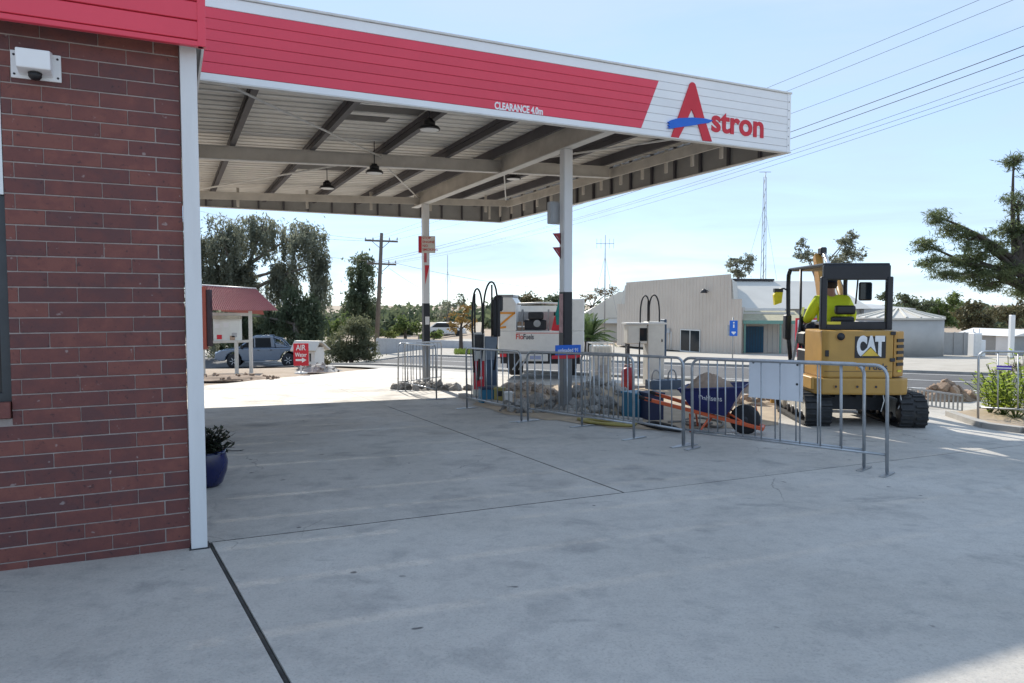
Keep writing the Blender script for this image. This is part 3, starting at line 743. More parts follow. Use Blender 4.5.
pile('rubble_pile', 'small rocks scattered beside the excavator blade', 768, 404, .7, .5, .15, 50, 'rubble_brown', 'sand', 33, .04, .12)
pile('rubble_pile', 'low broken concrete edge by the rear canopy column base', 432, 389.5, .95, .35, .12, 34, 'rubble_grey', 'rubble_grey', 41, .05, .14)
pile('rubble_pile', 'brown soil clods heaped by the road beyond the excavator', 946, 400, .62, .4, .36, 50, 'rubble_brown', 'rubble_brown', 52, .05, .13)
# cut kerb along the island
kp = [G(462, 397), G(490, 404), G(520, 410), G(556, 415), G(600, 420), G(640, 424)]
mb = MB()
for a, b in zip(kp[:-1], kp[1:]): mb.bar(a+Vector((0, 0, .03)), b+Vector((0, 0, .03)), .16, .10)
tag(mb.build('island_kerb', 'kerb_concrete'), 'broken grey concrete kerb of the pump island', 'kerb')
# hoses on the ground
def hose(name, label, pix, r, mat, seed=1, z=.02):
    pts = [G(*p)+Vector((0, 0, z+r)) for p in pix]; sm = []
    for i in range(len(pts)-1):
        p0, p1, p2, p3 = pts[max(0, i-1)], pts[i], pts[i+1], pts[min(len(pts)-1, i+2)]
        for k in range(6):
            t = k/6; sm.append(.5*((2*p1)+(-p0+p2)*t+(2*p0-5*p1+4*p2-p3)*t*t+(-p0+3*p1-3*p2+p3)*t**3))
    sm.append(pts[-1]); return tag(MB().tube(sm, r, 7).build(name, mat), label, 'hose')
hose('hose', 'yellow hose lying looped beneath the middle barriers', [(578, 421), (590, 424), (612, 427), (632, 427.5), (634, 424.5), (610, 423.5), (588, 421.5), (584, 423.5), (604, 426), (626, 426)], .022, 'yellow_hose', z=.012)
hose('hose', 'black hose lying along the barrier feet beside the barrow', [(634, 424), (650, 428), (668, 432), (680, 433), (672, 429), (655, 425), (646, 427), (662, 431)], .024, 'black_rubber', z=.012)
hose('hose', 'pale hose coiled on the ground under the barrow', [(668, 424), (690, 424), (716, 429), (722, 424), (700, 420), (684, 422), (690, 427), (712, 425)], .018, 'rubble_grey', z=.012)

# ---- fuel pumps
def arc(p0, p1, h, n=14):         # hose rising from p0, over the top and down to p1
    pts = []
    p0 = Vector(p0); p1 = Vector(p1)
    for k in range(n+1):
        t = k/n; x = p0.lerp(p1, .5-.5*math.cos(math.pi*t)); zz = (p0.z*(1-t)+p1.z*t)+h*math.sin(math.pi*t)**.55; pts.append((x.x, x.y, zz))
    return pts
t = thing('fuel_pump', 'grey fuel pump with red lower panel and tall looped hoses', 'fuel pump', G(485, 399), BA+R(-18))
s_ = 14.2/717
MB().box(-.27, .27, -.2, .2, 0, .08).build('plinth', 'kerb_concrete', t, .01)
MB().box(-.24, -.02, -.18, .18, .08, 1.33).build('left_cabinet', 'pump_cream', t, .015)
MB().box(-.02, .24, -.17, .17, .08, 1.25).build('right_cabinet', 'pump_grey', t, .015)
MB().box(-.22, -.04, -.19, -.178, .98, 1.3).build('display_frame', 'dark_metal', t)
MB().box(-.2, -.06, -.196, -.188, 1.03, 1.26).build('display', 'dark_glass', t)
rp = MB().box(-.235, -.03, -.192, -.181, .22, .78).build('red_panel', 'red_flat', t)
MB().box(-.19, -.07, -.195, -.1915, .42, .47).build('panel_stripe', 'text_white', rp)
MB().box(.0, .22, -.185, -.168, .3, .8).build('lower_panel', 'pump_blue', t)
MB().box(.16, .3, -.1, .1, 1.25, 2.0).build('mast', 'black_paint', t, .02)
MB().box(.18, .36, -.06, .06, 1.75, 2.06).build('mast_head', 'black_paint', t, .03)
MB().tube([(-.2, 0, 1.3), (-.2, 0, 2.1)], .018, 8).build('hose_pole', 'dark_metal', t); MB().tube([(.14, 0, 1.25), (.14, 0, 2.28)], .018, 8).build('hose_pole', 'dark_metal', t)
MB().tube([(-.23, -.2, .55), (-.25, -.16, 1.0)]+arc((-.26, -.12, 1.4), (-.06, -.16, 1.35), .82)+[(-.07, -.2, 1.0), (-.11, -.21, .6)], .019, 8).build('hose', 'cable_black', t)
MB().tube(arc((-.05, -.16, 1.3), (.24, -.12, 1.55), .9)+[(.22, -.16, 1.0), (.16, -.2, .6)], .019, 8).build('hose', 'cable_black', t)
MB().bar((-.12, -.2, .82), (-.16, -.23, .4), .03, .05).build('nozzle', 'black_plastic', t)

t = thing('fuel_pump', 'cream fuel pump with open side and tall looped hoses before the corrugated shed', 'fuel pump', G(645, 388), BA+R(-20))
MB().box(-.5, .42, -.22, .22, 0, .08).build('plinth', 'kerb_concrete', t, .01)
MB().box(-.0, .4, -.2, .2, .08, 1.56).build('cabinet', 'pump_cream', t, .015)
MB().box(-.48, -.005, -.18, .18, 1.05, 1.5).build('head', 'pump_cream', t, .02)
MB().box(-.46, -.4, -.1, .1, .08, 1.05).build('side_post', 'dark_metal', t)
MB().box(-.19, -.02, -.19, -.178, 1.12, 1.42).build('display', 'dark_glass', t)
MB().box(.4, .46, -.16, .16, .7, 1.62).build('nozzle_holster', 'pump_blue', t, .01)
MB().box(-.52, .44, -.22, .22, 1.505, 1.545).build('lid', 'flange_white', t)
MB().tube([(.05, 0, 1.5), (.05, 0, 2.1)], .016, 8).build('hose_pole', 'dark_metal', t)
MB().tube([(-.2, -.22, .3), (-.2, -.2, .9)]+arc((-.16, -.1, 1.5), (.08, -.02, 1.6), .62), .018, 8).build('hose', 'cable_black', t)
MB().tube(arc((.06, -.05, 1.55), (.3, -.1, 1.5), .66)+[(.34, -.2, 1.1)], .018, 8).build('hose', 'cable_black', t)

# small things about the pumps
def gas(name, label, px, py, r, h, mat):
    t = thing(name, label, 'cylinder', G(px, py)); MB().lathe([(r*.8, 0), (r, .04), (r, h*.75), (r*.8, h*.88), (r*.3, h*.93)], 16).build('body', mat, t)
    MB().lathe([(r*.25, h*.93), (r*.25, h)], 10).build('valve', 'dark_metal', t); MB().tube([(-r*.55, 0, h*.88), (-r*.55, 0, h*1.02), (r*.55, 0, h*1.02), (r*.55, 0, h*.88)], .008, 6).build('collar', mat, t)
gas('gas_cylinder', 'dark red gas cylinder beside the cream pump', 628, 391, .15, .58, pm('dark_red', (.30, .02, .03), .4))
gas('fuel_can', 'small bright red can on the rubble beside the front column', 581, 398, .09, .26, 'red_flat')
def crate(name, label, px, py, w_, d_, h_, mat, lid=None, rz=0):
    t = thing(name, label, 'crate', G(px, py), rz)
    mb = MB(); th = .02
    mb.box(-w_/2, w_/2, -d_/2, -d_/2+th, 0, h_); mb.box(-w_/2, w_/2, d_/2-th, d_/2, 0, h_); mb.box(-w_/2, -w_/2+th, -d_/2+th, d_/2-th, 0, h_); mb.box(w_/2-th, w_/2, -d_/2+th, d_/2-th, 0, h_); mb.box(-w_/2+th, w_/2-th, -d_/2+th, d_/2-th, 0, th)
    mb.build('tub', mat, t); MB().box(-w_/2-.015, w_/2+.015, -d_/2-.015, d_/2+.015, h_-.03, h_-.001).build('rim', lid or mat, t); return t
crate('tool_crate', 'teal crate standing by the pump with red panel', 486.5, 403, .25, .25, .3, 'teal_plastic', 'dark_blue_plastic', .3)
c_ = crate('yellow_drum', 'small yellow tub beside the teal crate', 499, 403, .2, .2, .3, 'yellow_hose', None, .1)
MB().box(-.05, .05, -.106, -.1, .14, .24).build('label_plate', 'dark_metal', c_)
crate('white_tub', 'small white tub right of the yellow tub', 508, 404.5, .14, .14, .24, 'truck_white', None, .2)
crate('blue_crate', 'blue tub with black side standing behind the barriers at the barrow handles', 636, 418, .3, .34, .42, 'teal_plastic', 'teal_plastic', .5)
crate('blue_crate', 'dark navy tub next to the blue tub at the barrow handles', 651, 420, .26, .3, .44, 'dark_blue_plastic', 'dark_blue_plastic', .35)
# dark plant box by the cream pump
t = thing('pump_tray', 'long dark battery tray on the ground right of the cream pump', 'tray', G(668, 390), BA-.2)
MB().box(-.5, .3, -.15, .15, 0, .24).build('tray', 'pump_blue', t, .01)
for x in (-.3, .1): MB().tube(arc((x-.1, 0, .2), (x+.1, 0, .2), .26), .02, 7).build('handle_loop', 'galv_dull', t)
# light frame cage (storage tank) right of the column
t = thing('tank_cage', 'white framed wire cage tank behind the rubble heap', 'tank', G(600, 384), BA-.3)
mb = MB()
for x in (-.27, .27):
    for y in (-.27, .27): mb.bar((x, y, 0), (x, y, 1.05), .03, .03)
for z in (.03, .35, .7, 1.04):
    for y in (-.27, .27): mb.bar((-.27, y, z), (.27, y, z), .025, .025)
    for x in (-.27, .27): mb.bar((x, -.27, z), (x, .27, z), .025, .025)
mb.build('frame', 'flange_white', t)
for k in range(1, 6): MB().bar((-.27+.09*k, -.28, .03), (-.27+.09*k, -.28, 1.04), .012, .012).build('wire', 'flange_white', t)
MB().box(-.24, .24, -.24, .24, .04, .98).build('tank', pm('milky_tank', (.55, .57, .55), .3, var=.1), t, .05, 2)
MB().box(-.09, .09, -.31, -.29, .3, .5).build('label_plate', 'galv_dull', t)

# ---- signs on the columns
def colsign(X, Y, dz): 
    p = B(X, Y); return Vector((p.x, p.y, gz(p.x, p.y)+dz))
t = thing('price_sign', 'blue over red sign board fixed low on the front canopy column', 'sign', colsign(5.84, 10.17-.092, 1.02), BA-R(3))
MB().box(-.24, .22, -.02, 0, -.03, .13).build('blue_panel', 'blue_paint', t, .004); MB().box(-.3, .16, -.016, 0, -.09, -.034).build('red_panel', 'red_flat', t, .004)
text('lettering', 'unleaded 91', .085, 'text_white', t, TF(-.01, -.022, .045), .001, .001, fit=.36)
t = thing('safety_notice', 'red and white safety notice high on the rear canopy column', 'sign', colsign(5.84-.01, 17.2-.1, 3.28), BA-R(16))
MB().box(-.2, .22, -.006, .004, 0, .42).build('plate', pm('notice_cream', (.70, .66, .60), .5), t)
MB().box(-.2, -.12, -.009, -.0065, .004, .416).build('red_strip', 'red_flat', t)
for k, wd in enumerate(('STOP', 'ENGINE', 'NO', 'SMOKING')): text('lettering', wd, .085, 'text_red', t, TF(-.1, -.008, .365-.095*k), .001, .001, align='LEFT')
for k in range(2):
    d_ = P(556.5, 238.5+13.5*k, 11.55)
    t = thing('pump_number_flag', 'upper red triangular flag sticking out from the front column' if k == 0 else 'lower red triangular flag sticking out from the front column', 'flag', P(560.5, 238+14*k, 11.65), 0, 'red triangular flags on the front column')
    MB().prism([(0, -.11), (0, .08), (-.13, .075)], -.004, .004).build('plate', pm('flag_red', (.34, .03, .04), .5), t)
    MB().tube([(0, 0, -.1), (0, 0, .08)], .008, 6).build('mount', 'dark_metal', t); MB().bar((-.07, -.006, .04), (-.03, -.006, -.02), .012, .004).build('numeral', 'text_white', t)
t = thing('speaker_box', 'pale grey box fixed behind the front column top', 'box', B(5.76, 10.36, 2.75), BA)
MB().box(-.13, .15, -.05, .07, 0, .36).build('housing', 'grey_plastic', t, .012); MB().box(-.10, .12, -.06, -.05, .03, .33).build('front_plate', 'grey_plastic', t)

# ---- blue flower pot beside the corner post
t = thing('flower_pot', 'glossy dark blue pot with leafy plant behind the white corner post', 'pot', G(207, 486))
MB().lathe([(.10, 0), (.135, .03), (.175, .14), (.185, .22), (.165, .3), (.165, .325), (.145, .325), (.14, .27), (0, .27)], 24).build('pot', pm('blue_glaze', (.004, .010, .075), .15, var=.3, spec=.7), t)
rd = random.Random(4); mb = MB(); ms = MB()
for k in range(60):
    a = rd.uniform(0, 6.28); e = rd.uniform(.1, 1.4); Lg = rd.uniform(.15, .3); d_ = Vector((math.cos(a)*math.cos(e), math.sin(a)*math.cos(e), math.sin(e)))
    st_ = Vector((0, 0, .27)); ms.tube([st_, st_+d_*Lg*.6+Vector((0, 0, .02)), st_+d_*Lg], .004, 5)
    for j in range(11):
        q = st_+d_*Lg*(.35+.65*j/10); b_ = rd.uniform(0, 6.28); v = (Vector((math.cos(b_), math.sin(b_), rd.uniform(-.2, .8)))).normalized(); s2 = v.cross(Vector((0, 0, 1))).normalized()*.016
        mb.quad(q, q+v*.035-s2, q+v*.075, q+v*.035+s2)
o = mb.build('leaves', leafmat('pot_leaf', (.018, .03, .016), (.045, .05, .028), 9, .15), t); o['kind'] = 'stuff'
ms.build('stems', 'black_rubber', t)

# ---- wheelbarrow
ang = math.atan2(-.05, 1.0)
wb = thing('wheelbarrow', 'navy wheelbarrow with orange frame heaped with soil behind barriers', 'wheelbarrow', G(704, 431), 0)
A_ = G(746, 433); dirx = A_-G(664, 428); wb.rotation_euler.z = math.atan2(dirx.y, dirx.x)
# local x = towards the wheel
def wp(px, py, off=0):
    """point in barrow frame for a pixel at the barrow's own mid plane"""
    d = ray(px, py); n_ = Vector((-math.sin(wb.rotation_euler.z), math.cos(wb.rotation_euler.z), 0)); t_ = n_.dot(wb.location-Vector((0, 0, EYE)))/n_.dot(d)
    q = Vector((0, 0, EYE))+d*t_; r_ = q-wb.location; ex = Vector((math.cos(wb.rotation_euler.z), math.sin(wb.rotation_euler.z), 0)); return (r_.dot(ex), r_.z)
tl, tr = wp(683, 387), wp(747, 385); bl, br = wp(696, 408), wp(728, 414)
mb = MB(); wt, wbm = .33, .22; th = .012
vs_ = [(tl[0], -wt, tl[1]), (tr[0], -wt, tr[1]), (tr[0], wt, tr[1]), (tl[0], wt, tl[1]), (bl[0], -wbm, bl[1]), (br[0], -wbm, br[1]), (br[0], wbm, br[1]), (bl[0], wbm, bl[1])]
ins = [Vector(v)*.96+Vector((sum(x[0] for x in vs_)/8, 0, sum(x[2] for x in vs_)/8))*.04+Vector((0, 0, .008)) for v in vs_]
mb._add(vs_+[tuple(v) for v in ins], [(0, 1, 5, 4), (1, 2, 6, 5), (2, 3, 7, 6), (3, 0, 4, 7), (4, 5, 6, 7), (8, 12, 13, 9), (9, 13, 14, 10), (10, 14, 15, 11), (11, 15, 12, 8), (12, 15, 14, 13), (0, 8, 9, 1), (1, 9, 10, 2), (2, 10, 11, 3), (3, 11, 8, 0)])
tray = mb.build('tray', 'navy_tray', wb)
mb = MB(); mb.tube([vs_[0], vs_[1], vs_[2], vs_[3]], .014, 8, True); mb.build('rim', 'navy_tray', tray)
tx, tz = wp(714, 396)
slope_x = math.atan2(wt-wbm, tl[1]-bl[1])
fy = -(wbm+(wt-wbm)*(tz-bl[1])/(tl[1]-bl[1]))-.004
text('lettering', 'Dahlsens', .11, 'text_white', tray, Matrix.Translation((tx, fy, tz)) @ Matrix.Rotation(R(90)+slope_x, 4, 'X'), .001, 0, fit=.3)
# soil heap
mb = MB(); rd = random.Random(8); N = 14; cxm = (tl[0]+tr[0])/2-.06; Lh = (tr[0]-tl[0])/2*.9
for f, z in ((1, 0), (.72, .1), (.42, .17), (.15, .21)):
    for k in range(N):
        a = 6.283*k/N; mb.v.append((cxm+Lh*f*math.cos(a)*rd.uniform(.85, 1), .29*f*math.sin(a)*rd.uniform(.85, 1), (tl[1]+tr[1])/2-.05+z*1.1*rd.uniform(.8, 1.1)))
for l in range(3):
    for k in range(N): mb.f.append((l*N+k, l*N+(k+1) % N, (l+1)*N+(k+1) % N, (l+1)*N+k))
mb.f.append(tuple(range(3*N, 4*N))); mb.sm = [False]*len(mb.f)
o = mb.build('soil_load', 'rubble_brown'); o.matrix_world = Matrix.Translation(wb.location) @ Matrix.Rotation(wb.rotation_euler.z, 4, 'Z'); tag(o, 'brown soil heaped in the navy wheelbarrow', 'soil')
h0 = wp(650, 396); h1 = wp(764, 428)
for s in (-1, 1):
    Hn = MB(); Hn.bar((h0[0], s*.3, h0[1]), (h1[0], s*.1, h1[1]), .04, .05); Hn.build('handle', 'orange_frame', wb, .006)
    MB().tube([(h0[0]-.08, s*.305, h0[1]+.02), (h0[0]+.1, s*.29, h0[1]-.02)], .026, 10).build('grip', 'black_rubber', wb)
    lg = wp(700, 412); ft = wp(694, 431)
    MB().tube([(lg[0]-.1, s*.2, lg[1]), (ft[0], s*.26, .02), (ft[0]+.12, s*.26, .02), (lg[0]+.18, s*.17, lg[1]+.0)], .014, 7).build('leg', 'orange_frame', wb)
    MB().tube([(br[0]+.0, s*.15, br[1]+.05), (tr[0]+.06, s*.12, h1[1]+.03)], .013, 7).build('brace', 'orange_frame', wb)
MB().bar((h1[0]-.02, -.11, h1[1]), (h1[0]-.02, .11, h1[1]), .04, .05).build('front_bar', 'orange_frame', wb)
sx_, sz_ = wp(755, 404); MB().bar((sx_, 0, sz_), (h1[0]-.05, 0, h1[1]), .05, .02).build('nose_guard', 'orange_frame', wb)
wx_, _ = wp(745, 428); wr = .2
whl = MB(); whl.lathe([(wr*.55, -.045), (wr*.9, -.05), (wr, -.025), (wr, .025), (wr*.9, .05), (wr*.55, .045)], 24, (wx_, 0, wr), 'y'); whl = whl.build('wheel', 'black_rubber', wb)
MB().lathe([(.02, -.05), (wr*.56, -.03), (wr*.56, .03), (.02, .05)], 18, (wx_, 0, wr), 'y').build('rim', 'dark_metal', whl)
# low metal trough behind the barrow
t = thing('steel_channel', 'grey steel channel propped behind the navy wheelbarrow', 'channel', G(730, 404), -.15)
MB().box(-.45, .45, -.02, .02, .2, .38).build('web', 'galv_dull', t); MB().box(-.45, .45, -.06, -.02, .36, .38).build('lip', 'galv_dull', t); 
for x in (-.4, .4): MB().box(x-.02, x+.02, -.1, .1, 0, .2).build('leg', 'galv_dull', t)
# ================================================================== excavator with operator
UG = Vector((5.2, 11.15)); zg = gz(UG.x, UG.y)
ex = thing('mini_excavator', 'yellow mini excavator with black canopy seen from behind', 'excavator', (UG.x, UG.y, zg), R(-3))
def rotpts(f, a): return f
UA = R(-5)                        # undercarriage turned a little further
MU = Matrix.Rotation(UA, 4, 'Z')
def ubuild(mb, name, mat, par=ex, **k):
    mb.v = [tuple(MU @ Vector(v)) for v in mb.v]; return mb.build(name, mat, par, **k)
TR, TL = .245, 1.0                # idler radius, half length
for s in (-1, 1):
    xc = s*.645; wd = .36
    # belt loop as stadium
    def loop(r, n=12):
        p_ = []
        for k in range(n+1): a = R(-90-180*k/n); p_.append((-(TL-TR)+r*math.cos(a), TR+r*math.sin(a)))
        for k in range(n+1): a = R(90-180*k/n); p_.append(((TL-TR)+r*math.cos(a), TR+r*math.sin(a)))
        return p_
    o_ = loop(TR); i_ = loop(TR-.045); n = len(o_); mb = MB()
    vs_ = []
    for sx in (xc-wd/2, xc+wd/2):
        vs_ += [(sx, y, z) for y, z in o_]+[(sx, y, z) for y, z in i_]
    fs = []
    for k in range(n):
        j = (k+1) % n; fs += [(k, j, n+j, n+k), (2*n+k, 3*n+k, 3*n+j, 2*n+j), (k, 2*n+k, 2*n+j, j), (n+k, n+j, 3*n+j, 3*n+k)]
    mb._add(vs_, fs); trk = ubuild(mb, 'track', 'track_rubber')
    # tread lugs
    per = []; tot = 0
    dense = loop(TR, 40)
    for a, b in zip(dense, dense[1:]+dense[:1]):
        L_ = math.hypot(b[0]-a[0], b[1]-a[1]); m_ = max(1, int(L_/.01))
        for q in range(m_): per.append((a[0]+(b[0]-a[0])*q/m_, a[1]+(b[1]-a[1])*q/m_, L_/m_))
    acc = 0; nxt = 0; mb = MB()
    for k in range(len(per)):
        if acc >= nxt:
            a = per[k]; b = per[(k+3) % len(per)]; ty, tz = b[0]-a[0], b[1]-a[1]; l_ = math.hypot(ty, tz) or 1; ty /= l_; tz /= l_; ny, nz = -tz, ty
            cy_ = TR if False else 0
            if ny*(a[0]-max(-(TL-TR), min(TL-TR, a[0])))+nz*(a[1]-TR) < 0: ny, nz = -ny, -nz
            for h0, h1, sh in ((-wd/2, -.02, 0), (.02, wd/2, .045)):
                pts = []
                for (q, h) in ((-.02, -.006), (.02, -.006), (.014, .022), (-.014, .022)):
                    pts.append((a[0]+ty*(q+sh)+ny*h, a[1]+tz*(q+sh)+nz*h))
                if min(p_[1] for p_ in pts) > -.021: mb.prism(pts, xc+h0, xc+h1, 'x')
            nxt += .088
        acc += per[k][2]
    ubuild(mb, 'tread_lugs', 'track_rubber', trk)
    mb = MB(); mb.box(xc-.09, xc+.09, -(TL-TR), TL-TR, .13, .36); ubuild(mb, 'track_frame', 'undercarriage_white')
    for yy in (-(TL-TR), TL-TR):
        mb = MB(); mb.lathe([(.03, -.13), (.10, -.125), (.195, -.1), (.195, .1), (.10, .125), (.03, .13)], 20, (xc, yy, TR), 'x'); ubuild(mb, 'sprocket', 'undercarriage_white' if s < 0 else 'dark_metal')
    for yy in (-.4, -.13, .13, .4):
        mb = MB(); mb.lathe([(.02, -.11), (.07, -.11), (.07, .11), (.02, .11)], 12, (xc, yy, .12), 'x'); ubuild(mb, 'roller', 'dark_metal')
mb = MB(); mb.box(-.5, .5, -.35, .4, .2, .42); mb.lathe([(.36, .4), (.36, .52)], 20); ubuild(mb, 'car_body', 'dark_metal')
# dozer blade at the front
mb = MB(); mb.prism([(1.35, .05), (1.42, .05), (1.38, .22), (1.42, .4), (1.36, .4), (1.31, .22)], -.82, .82, 'x'); ubuild(mb, 'blade', 'cat_yellow')
for s in (-.3, .3): mb = MB(); mb.bar((s, .4, .28), (s, 1.34, .2), .08, .1); ubuild(mb, 'blade_arm', 'dark_metal')
# house
HW0, HW1 = -.70, .58
mb = MB(); mb.prism([(HW0+.02, -.2), (HW0+.02, -.86), (HW0+.1, -.96), (HW1-.08, -.98), (HW1+.02, -.92), (HW1+.08, -.8), (HW1+.08, -.1)], .50, .74, 'z'); mb.build('counterweight', 'cat_yellow', ex, .03, 2)
mb = MB(); mb.prism([(-.6, -.2), (-.6, -.9), (-.52, -.955), (.38, -.955), (.38, -.2)], .742, 1.42, 'z'); rear = mb.build('engine_hood', 'cat_yellow', ex, .025, 2)
mb = MB(); mb.prism([(.386, -.2), (.386, -.952), (.44, -.94), (.56, -.86), (.62, -.74), (.62, -.1)], .76, 1.41, 'z'); side = mb.build('side_cover', 'cat_orange', ex, .02, 2)
# louvres on the rounded corner
for k in range(5):
    a = Vector((.43, -.951, 0)); b = Vector((.555, -.872, 0)); z = 1.28-.085*k
    MB().bar((a.x, a.y, z), (b.x, b.y, z), .016, .045).build('louvre', 'black_paint', side)
MB().box(.45, .5, -.946, -.93, .83, .86, ).build('warning_label', pm('label_yellow', (.7, .6, .05), .5), side)
# hood details
lx0, lx1, lz0, lz1 = -.16, .27, 1.03, 1.34
lg = MB().box(lx0, lx1, -.962, -.9555, lz0, lz1).build('logo_plate', 'black_paint', rear, label='black plate with white letters and a yellow triangle')
text('lettering', 'CAT', .36, 'text_white', lg, TF((lx0+lx1)/2, -.964, (lz0+lz1)/2+.0), .001, .026, fit=.39)
MB().prism([((lx0+lx1)/2-.12, lz0+.03), ((lx0+lx1)/2+.12, lz0+.03), ((lx0+lx1)/2, lz0+.15)], -.970, -.9665).build('logo_triangle', pm('logo_yellow', (.75, .50, .06), .5), lg)
MB().prism([((lx0+lx1)/2-.135, lz0+.02), ((lx0+lx1)/2+.135, lz0+.02), ((lx0+lx1)/2, lz0+.165)], -.9665, -.9655).build('logo_triangle_edge', 'black_paint', lg)
MB().lathe([(.07, -.006), (.07, .02), (.05, .02), (.05, .0)], 20, (-.36, -.957, 1.335), 'y').build('exhaust_ring', 'cat_orange', rear)
MB().lathe([(0, -.012), (.055, -.01), (.055, .02)], 18, (-.36, -.957, 1.335), 'y').build('exhaust_hole', 'black_paint', rear)
text('lettering', 'Flo', .13, 'orange_tape', rear, TF(-.06, -.958, .90), .001, .002); text('lettering', 'Fuels', .13, 'text_dark', rear, TF(.17, -.958, .90), .001, .002)
MB().box(-.58, .36, -.958, -.954, .835, .84).build('panel_gap', 'black_paint', rear)
for x in (-.42, -.12, .14, .44): 
    yb = -.985 if x < .4 else -.97
    MB().lathe([(.018, -.008), (.018, .02)], 10, (x, yb+.015, .62), 'y').build('bolt', 'dark_metal', ex)
    MB().lathe([(.028, -.003), (.028, .012)], 12, (x, yb+.012, .62), 'y').build('washer', 'cat_orange', ex)
for z_ in (1.36, .98): MB().box(.33, .40, -.972, -.958, z_, z_+.05).build('hinge', 'dark_metal', rear, .004)
MB().box(-.57, -.52, -.962, -.945, 1.05, 1.14).build('latch', 'black_plastic', rear, .004)
for x in (-.3, .0, .24): MB().tube([(x, -.1, .5), (x+.05, -.45, .42), (x-.04, -.8, .46)], .02, 7).build('hydraulic_hose', 'cable_black', ex)
for x, l_ in ((.26, .24), (.5, .2)): MB().tube([(x, -.94, .5), (x+.01, -.95, .42), (x-.03, -.95, .5-l_)], .007, 6).build('rope_end', 'flange_white', ex)
# floor, left step, control consoles
MB().box(-.72, .56, -.2, .75, .56, .72).build('floor', 'black_paint', ex, .01)
MB().box(-.72, -.62, -.85, -.2, .56, .74).build('left_skirt', 'cat_yellow', ex, .01)
MB().box(-.58, -.2, -.8, .2, .745, 1.1).build('seat_box', 'black_paint', ex, .02)
# canopy
CT = 2.40
rp_ = [(-.62, CT-.30), (-.60, CT-.12), (-.5, CT-.04), (-.38, CT), (.34, CT), (.42, CT-.03), (.46, CT-.1), (.46, CT-.16), (.34, CT-.05), (-.40, CT-.05)]
mb = MB(); mb.box(-.50, .46, -.62, .9, CT-.045, CT); roof = mb.build('canopy_roof', 'black_paint', ex, .02, 2)
MB().box(-.46, .42, -.52, .85, CT-.06, CT-.0455).build('roof_lining', pm('lining_tan', (.34, .26, .17), .8, var=.15), roof)
MB().box(-.50, .46, -.65, -.57, CT-.25, CT-.03).build('rear_header', 'black_paint', ex, .02, 2)
for x in (-.49, .45):
    MB().tube([(x, .86, CT-.03), (x, .94, CT-.12), (x, .95, CT-.3), (x, .9, 1.3), (x, .72, .74)], .034, 10).build('front_post', 'black_paint', ex)
    MB().box(x-.045, x+.045, -.66, -.58, 1.42, CT-.2).build('rear_post', 'black_paint', ex, .012)
MB().tube([(-.49, .35, CT-.05), (-.49, .32, 1.4), (-.5, .3, .74)], .02, 8).build('grab_rail', 'black_paint', ex)
MB().box(-.455, .415, -.64, -.6, 1.42, 1.54).build('rear_crossbar', 'black_paint', ex, .01)
MB().box(-.44, -.24, -.646, -.64, 1.5, 1.54).build('warning_label', 'label_yellow', ex)
MB().box(-.56, -.46, .82, .98, 1.2, 1.62).build('side_guard', 'black_plastic', ex, .02)
# mirror right, lamp left
MB().tube([(.3, -.3, CT-.1), (.16, -.25, CT-.14), (.13, -.25, CT-.6)], .012, 6).build('mirror_arm', 'black_paint', ex)
mr = MB().box(.16, .36, -.29, -.25, CT-.55, CT-.27).build('mirror', 'black_plastic', ex, .02); MB().box(.18, .34, -.295, -.29, CT-.53, CT-.29).build('mirror_glass', 'dark_glass', mr)
MB().tube([(-.49, .93, 2.02), (-.55, .98, 2.06), (-.62, 1.0, 2.05)], .014, 6).build('lamp_arm', 'black_paint', ex)
MB().prism([(-.70, 1.78), (-.59, 1.82), (-.57, 2.02), (-.67, 2.04), (-.72, 1.95)], .96, 1.04).build('yellow_side_lamp', pm('lamp_yellow', (.75, .62, .02), .5), ex)
MB().box(-.71, -.57, .955, 1.045, 2.0, 2.06).build('lamp_bracket', 'dark_metal', ex)
# seat
MB().box(-.33, .17, -.15, .33, 1.1, 1.24).build('seat_cushion', 'black_plastic', ex, .04, 2)
MB().prism([(-.12, 1.2), (-.24, 1.2), (-.28, 1.60), (-.18, 1.62)], -.22, .12, 'x').build('seat_back', 'black_plastic', ex, .04, 2)
MB().box(-.20, .10, -.36, -.26, 1.64, 1.78).build('headrest', 'black_plastic', ex, .045, 3)
for x in (-.45, .3):
    MB().box(x-.07, x+.07, .05, .4, 1.15, 1.36).build('console', 'black_plastic', ex, .03)
    MB().tube([(x, .33, 1.36), (x-.01, .34, 1.52)], .018, 8).build('lever', 'black_plastic', ex); MB().lathe([(0, 0), (.03, .02), (.028, .09), (0, .11)], 10, (x-.01, .34, 1.5)).build('lever_knob', 'black_plastic', ex)
for x in (-.2, 0): MB().tube([(x, .6, .72), (x, .62, 1.35)], .012, 6).build('travel_lever', 'dark_metal', ex)
MB().bar((-.56, .5, .75), (-.46, .3, 1.75), .05, .012).build('flange', 'flange_white', ex)
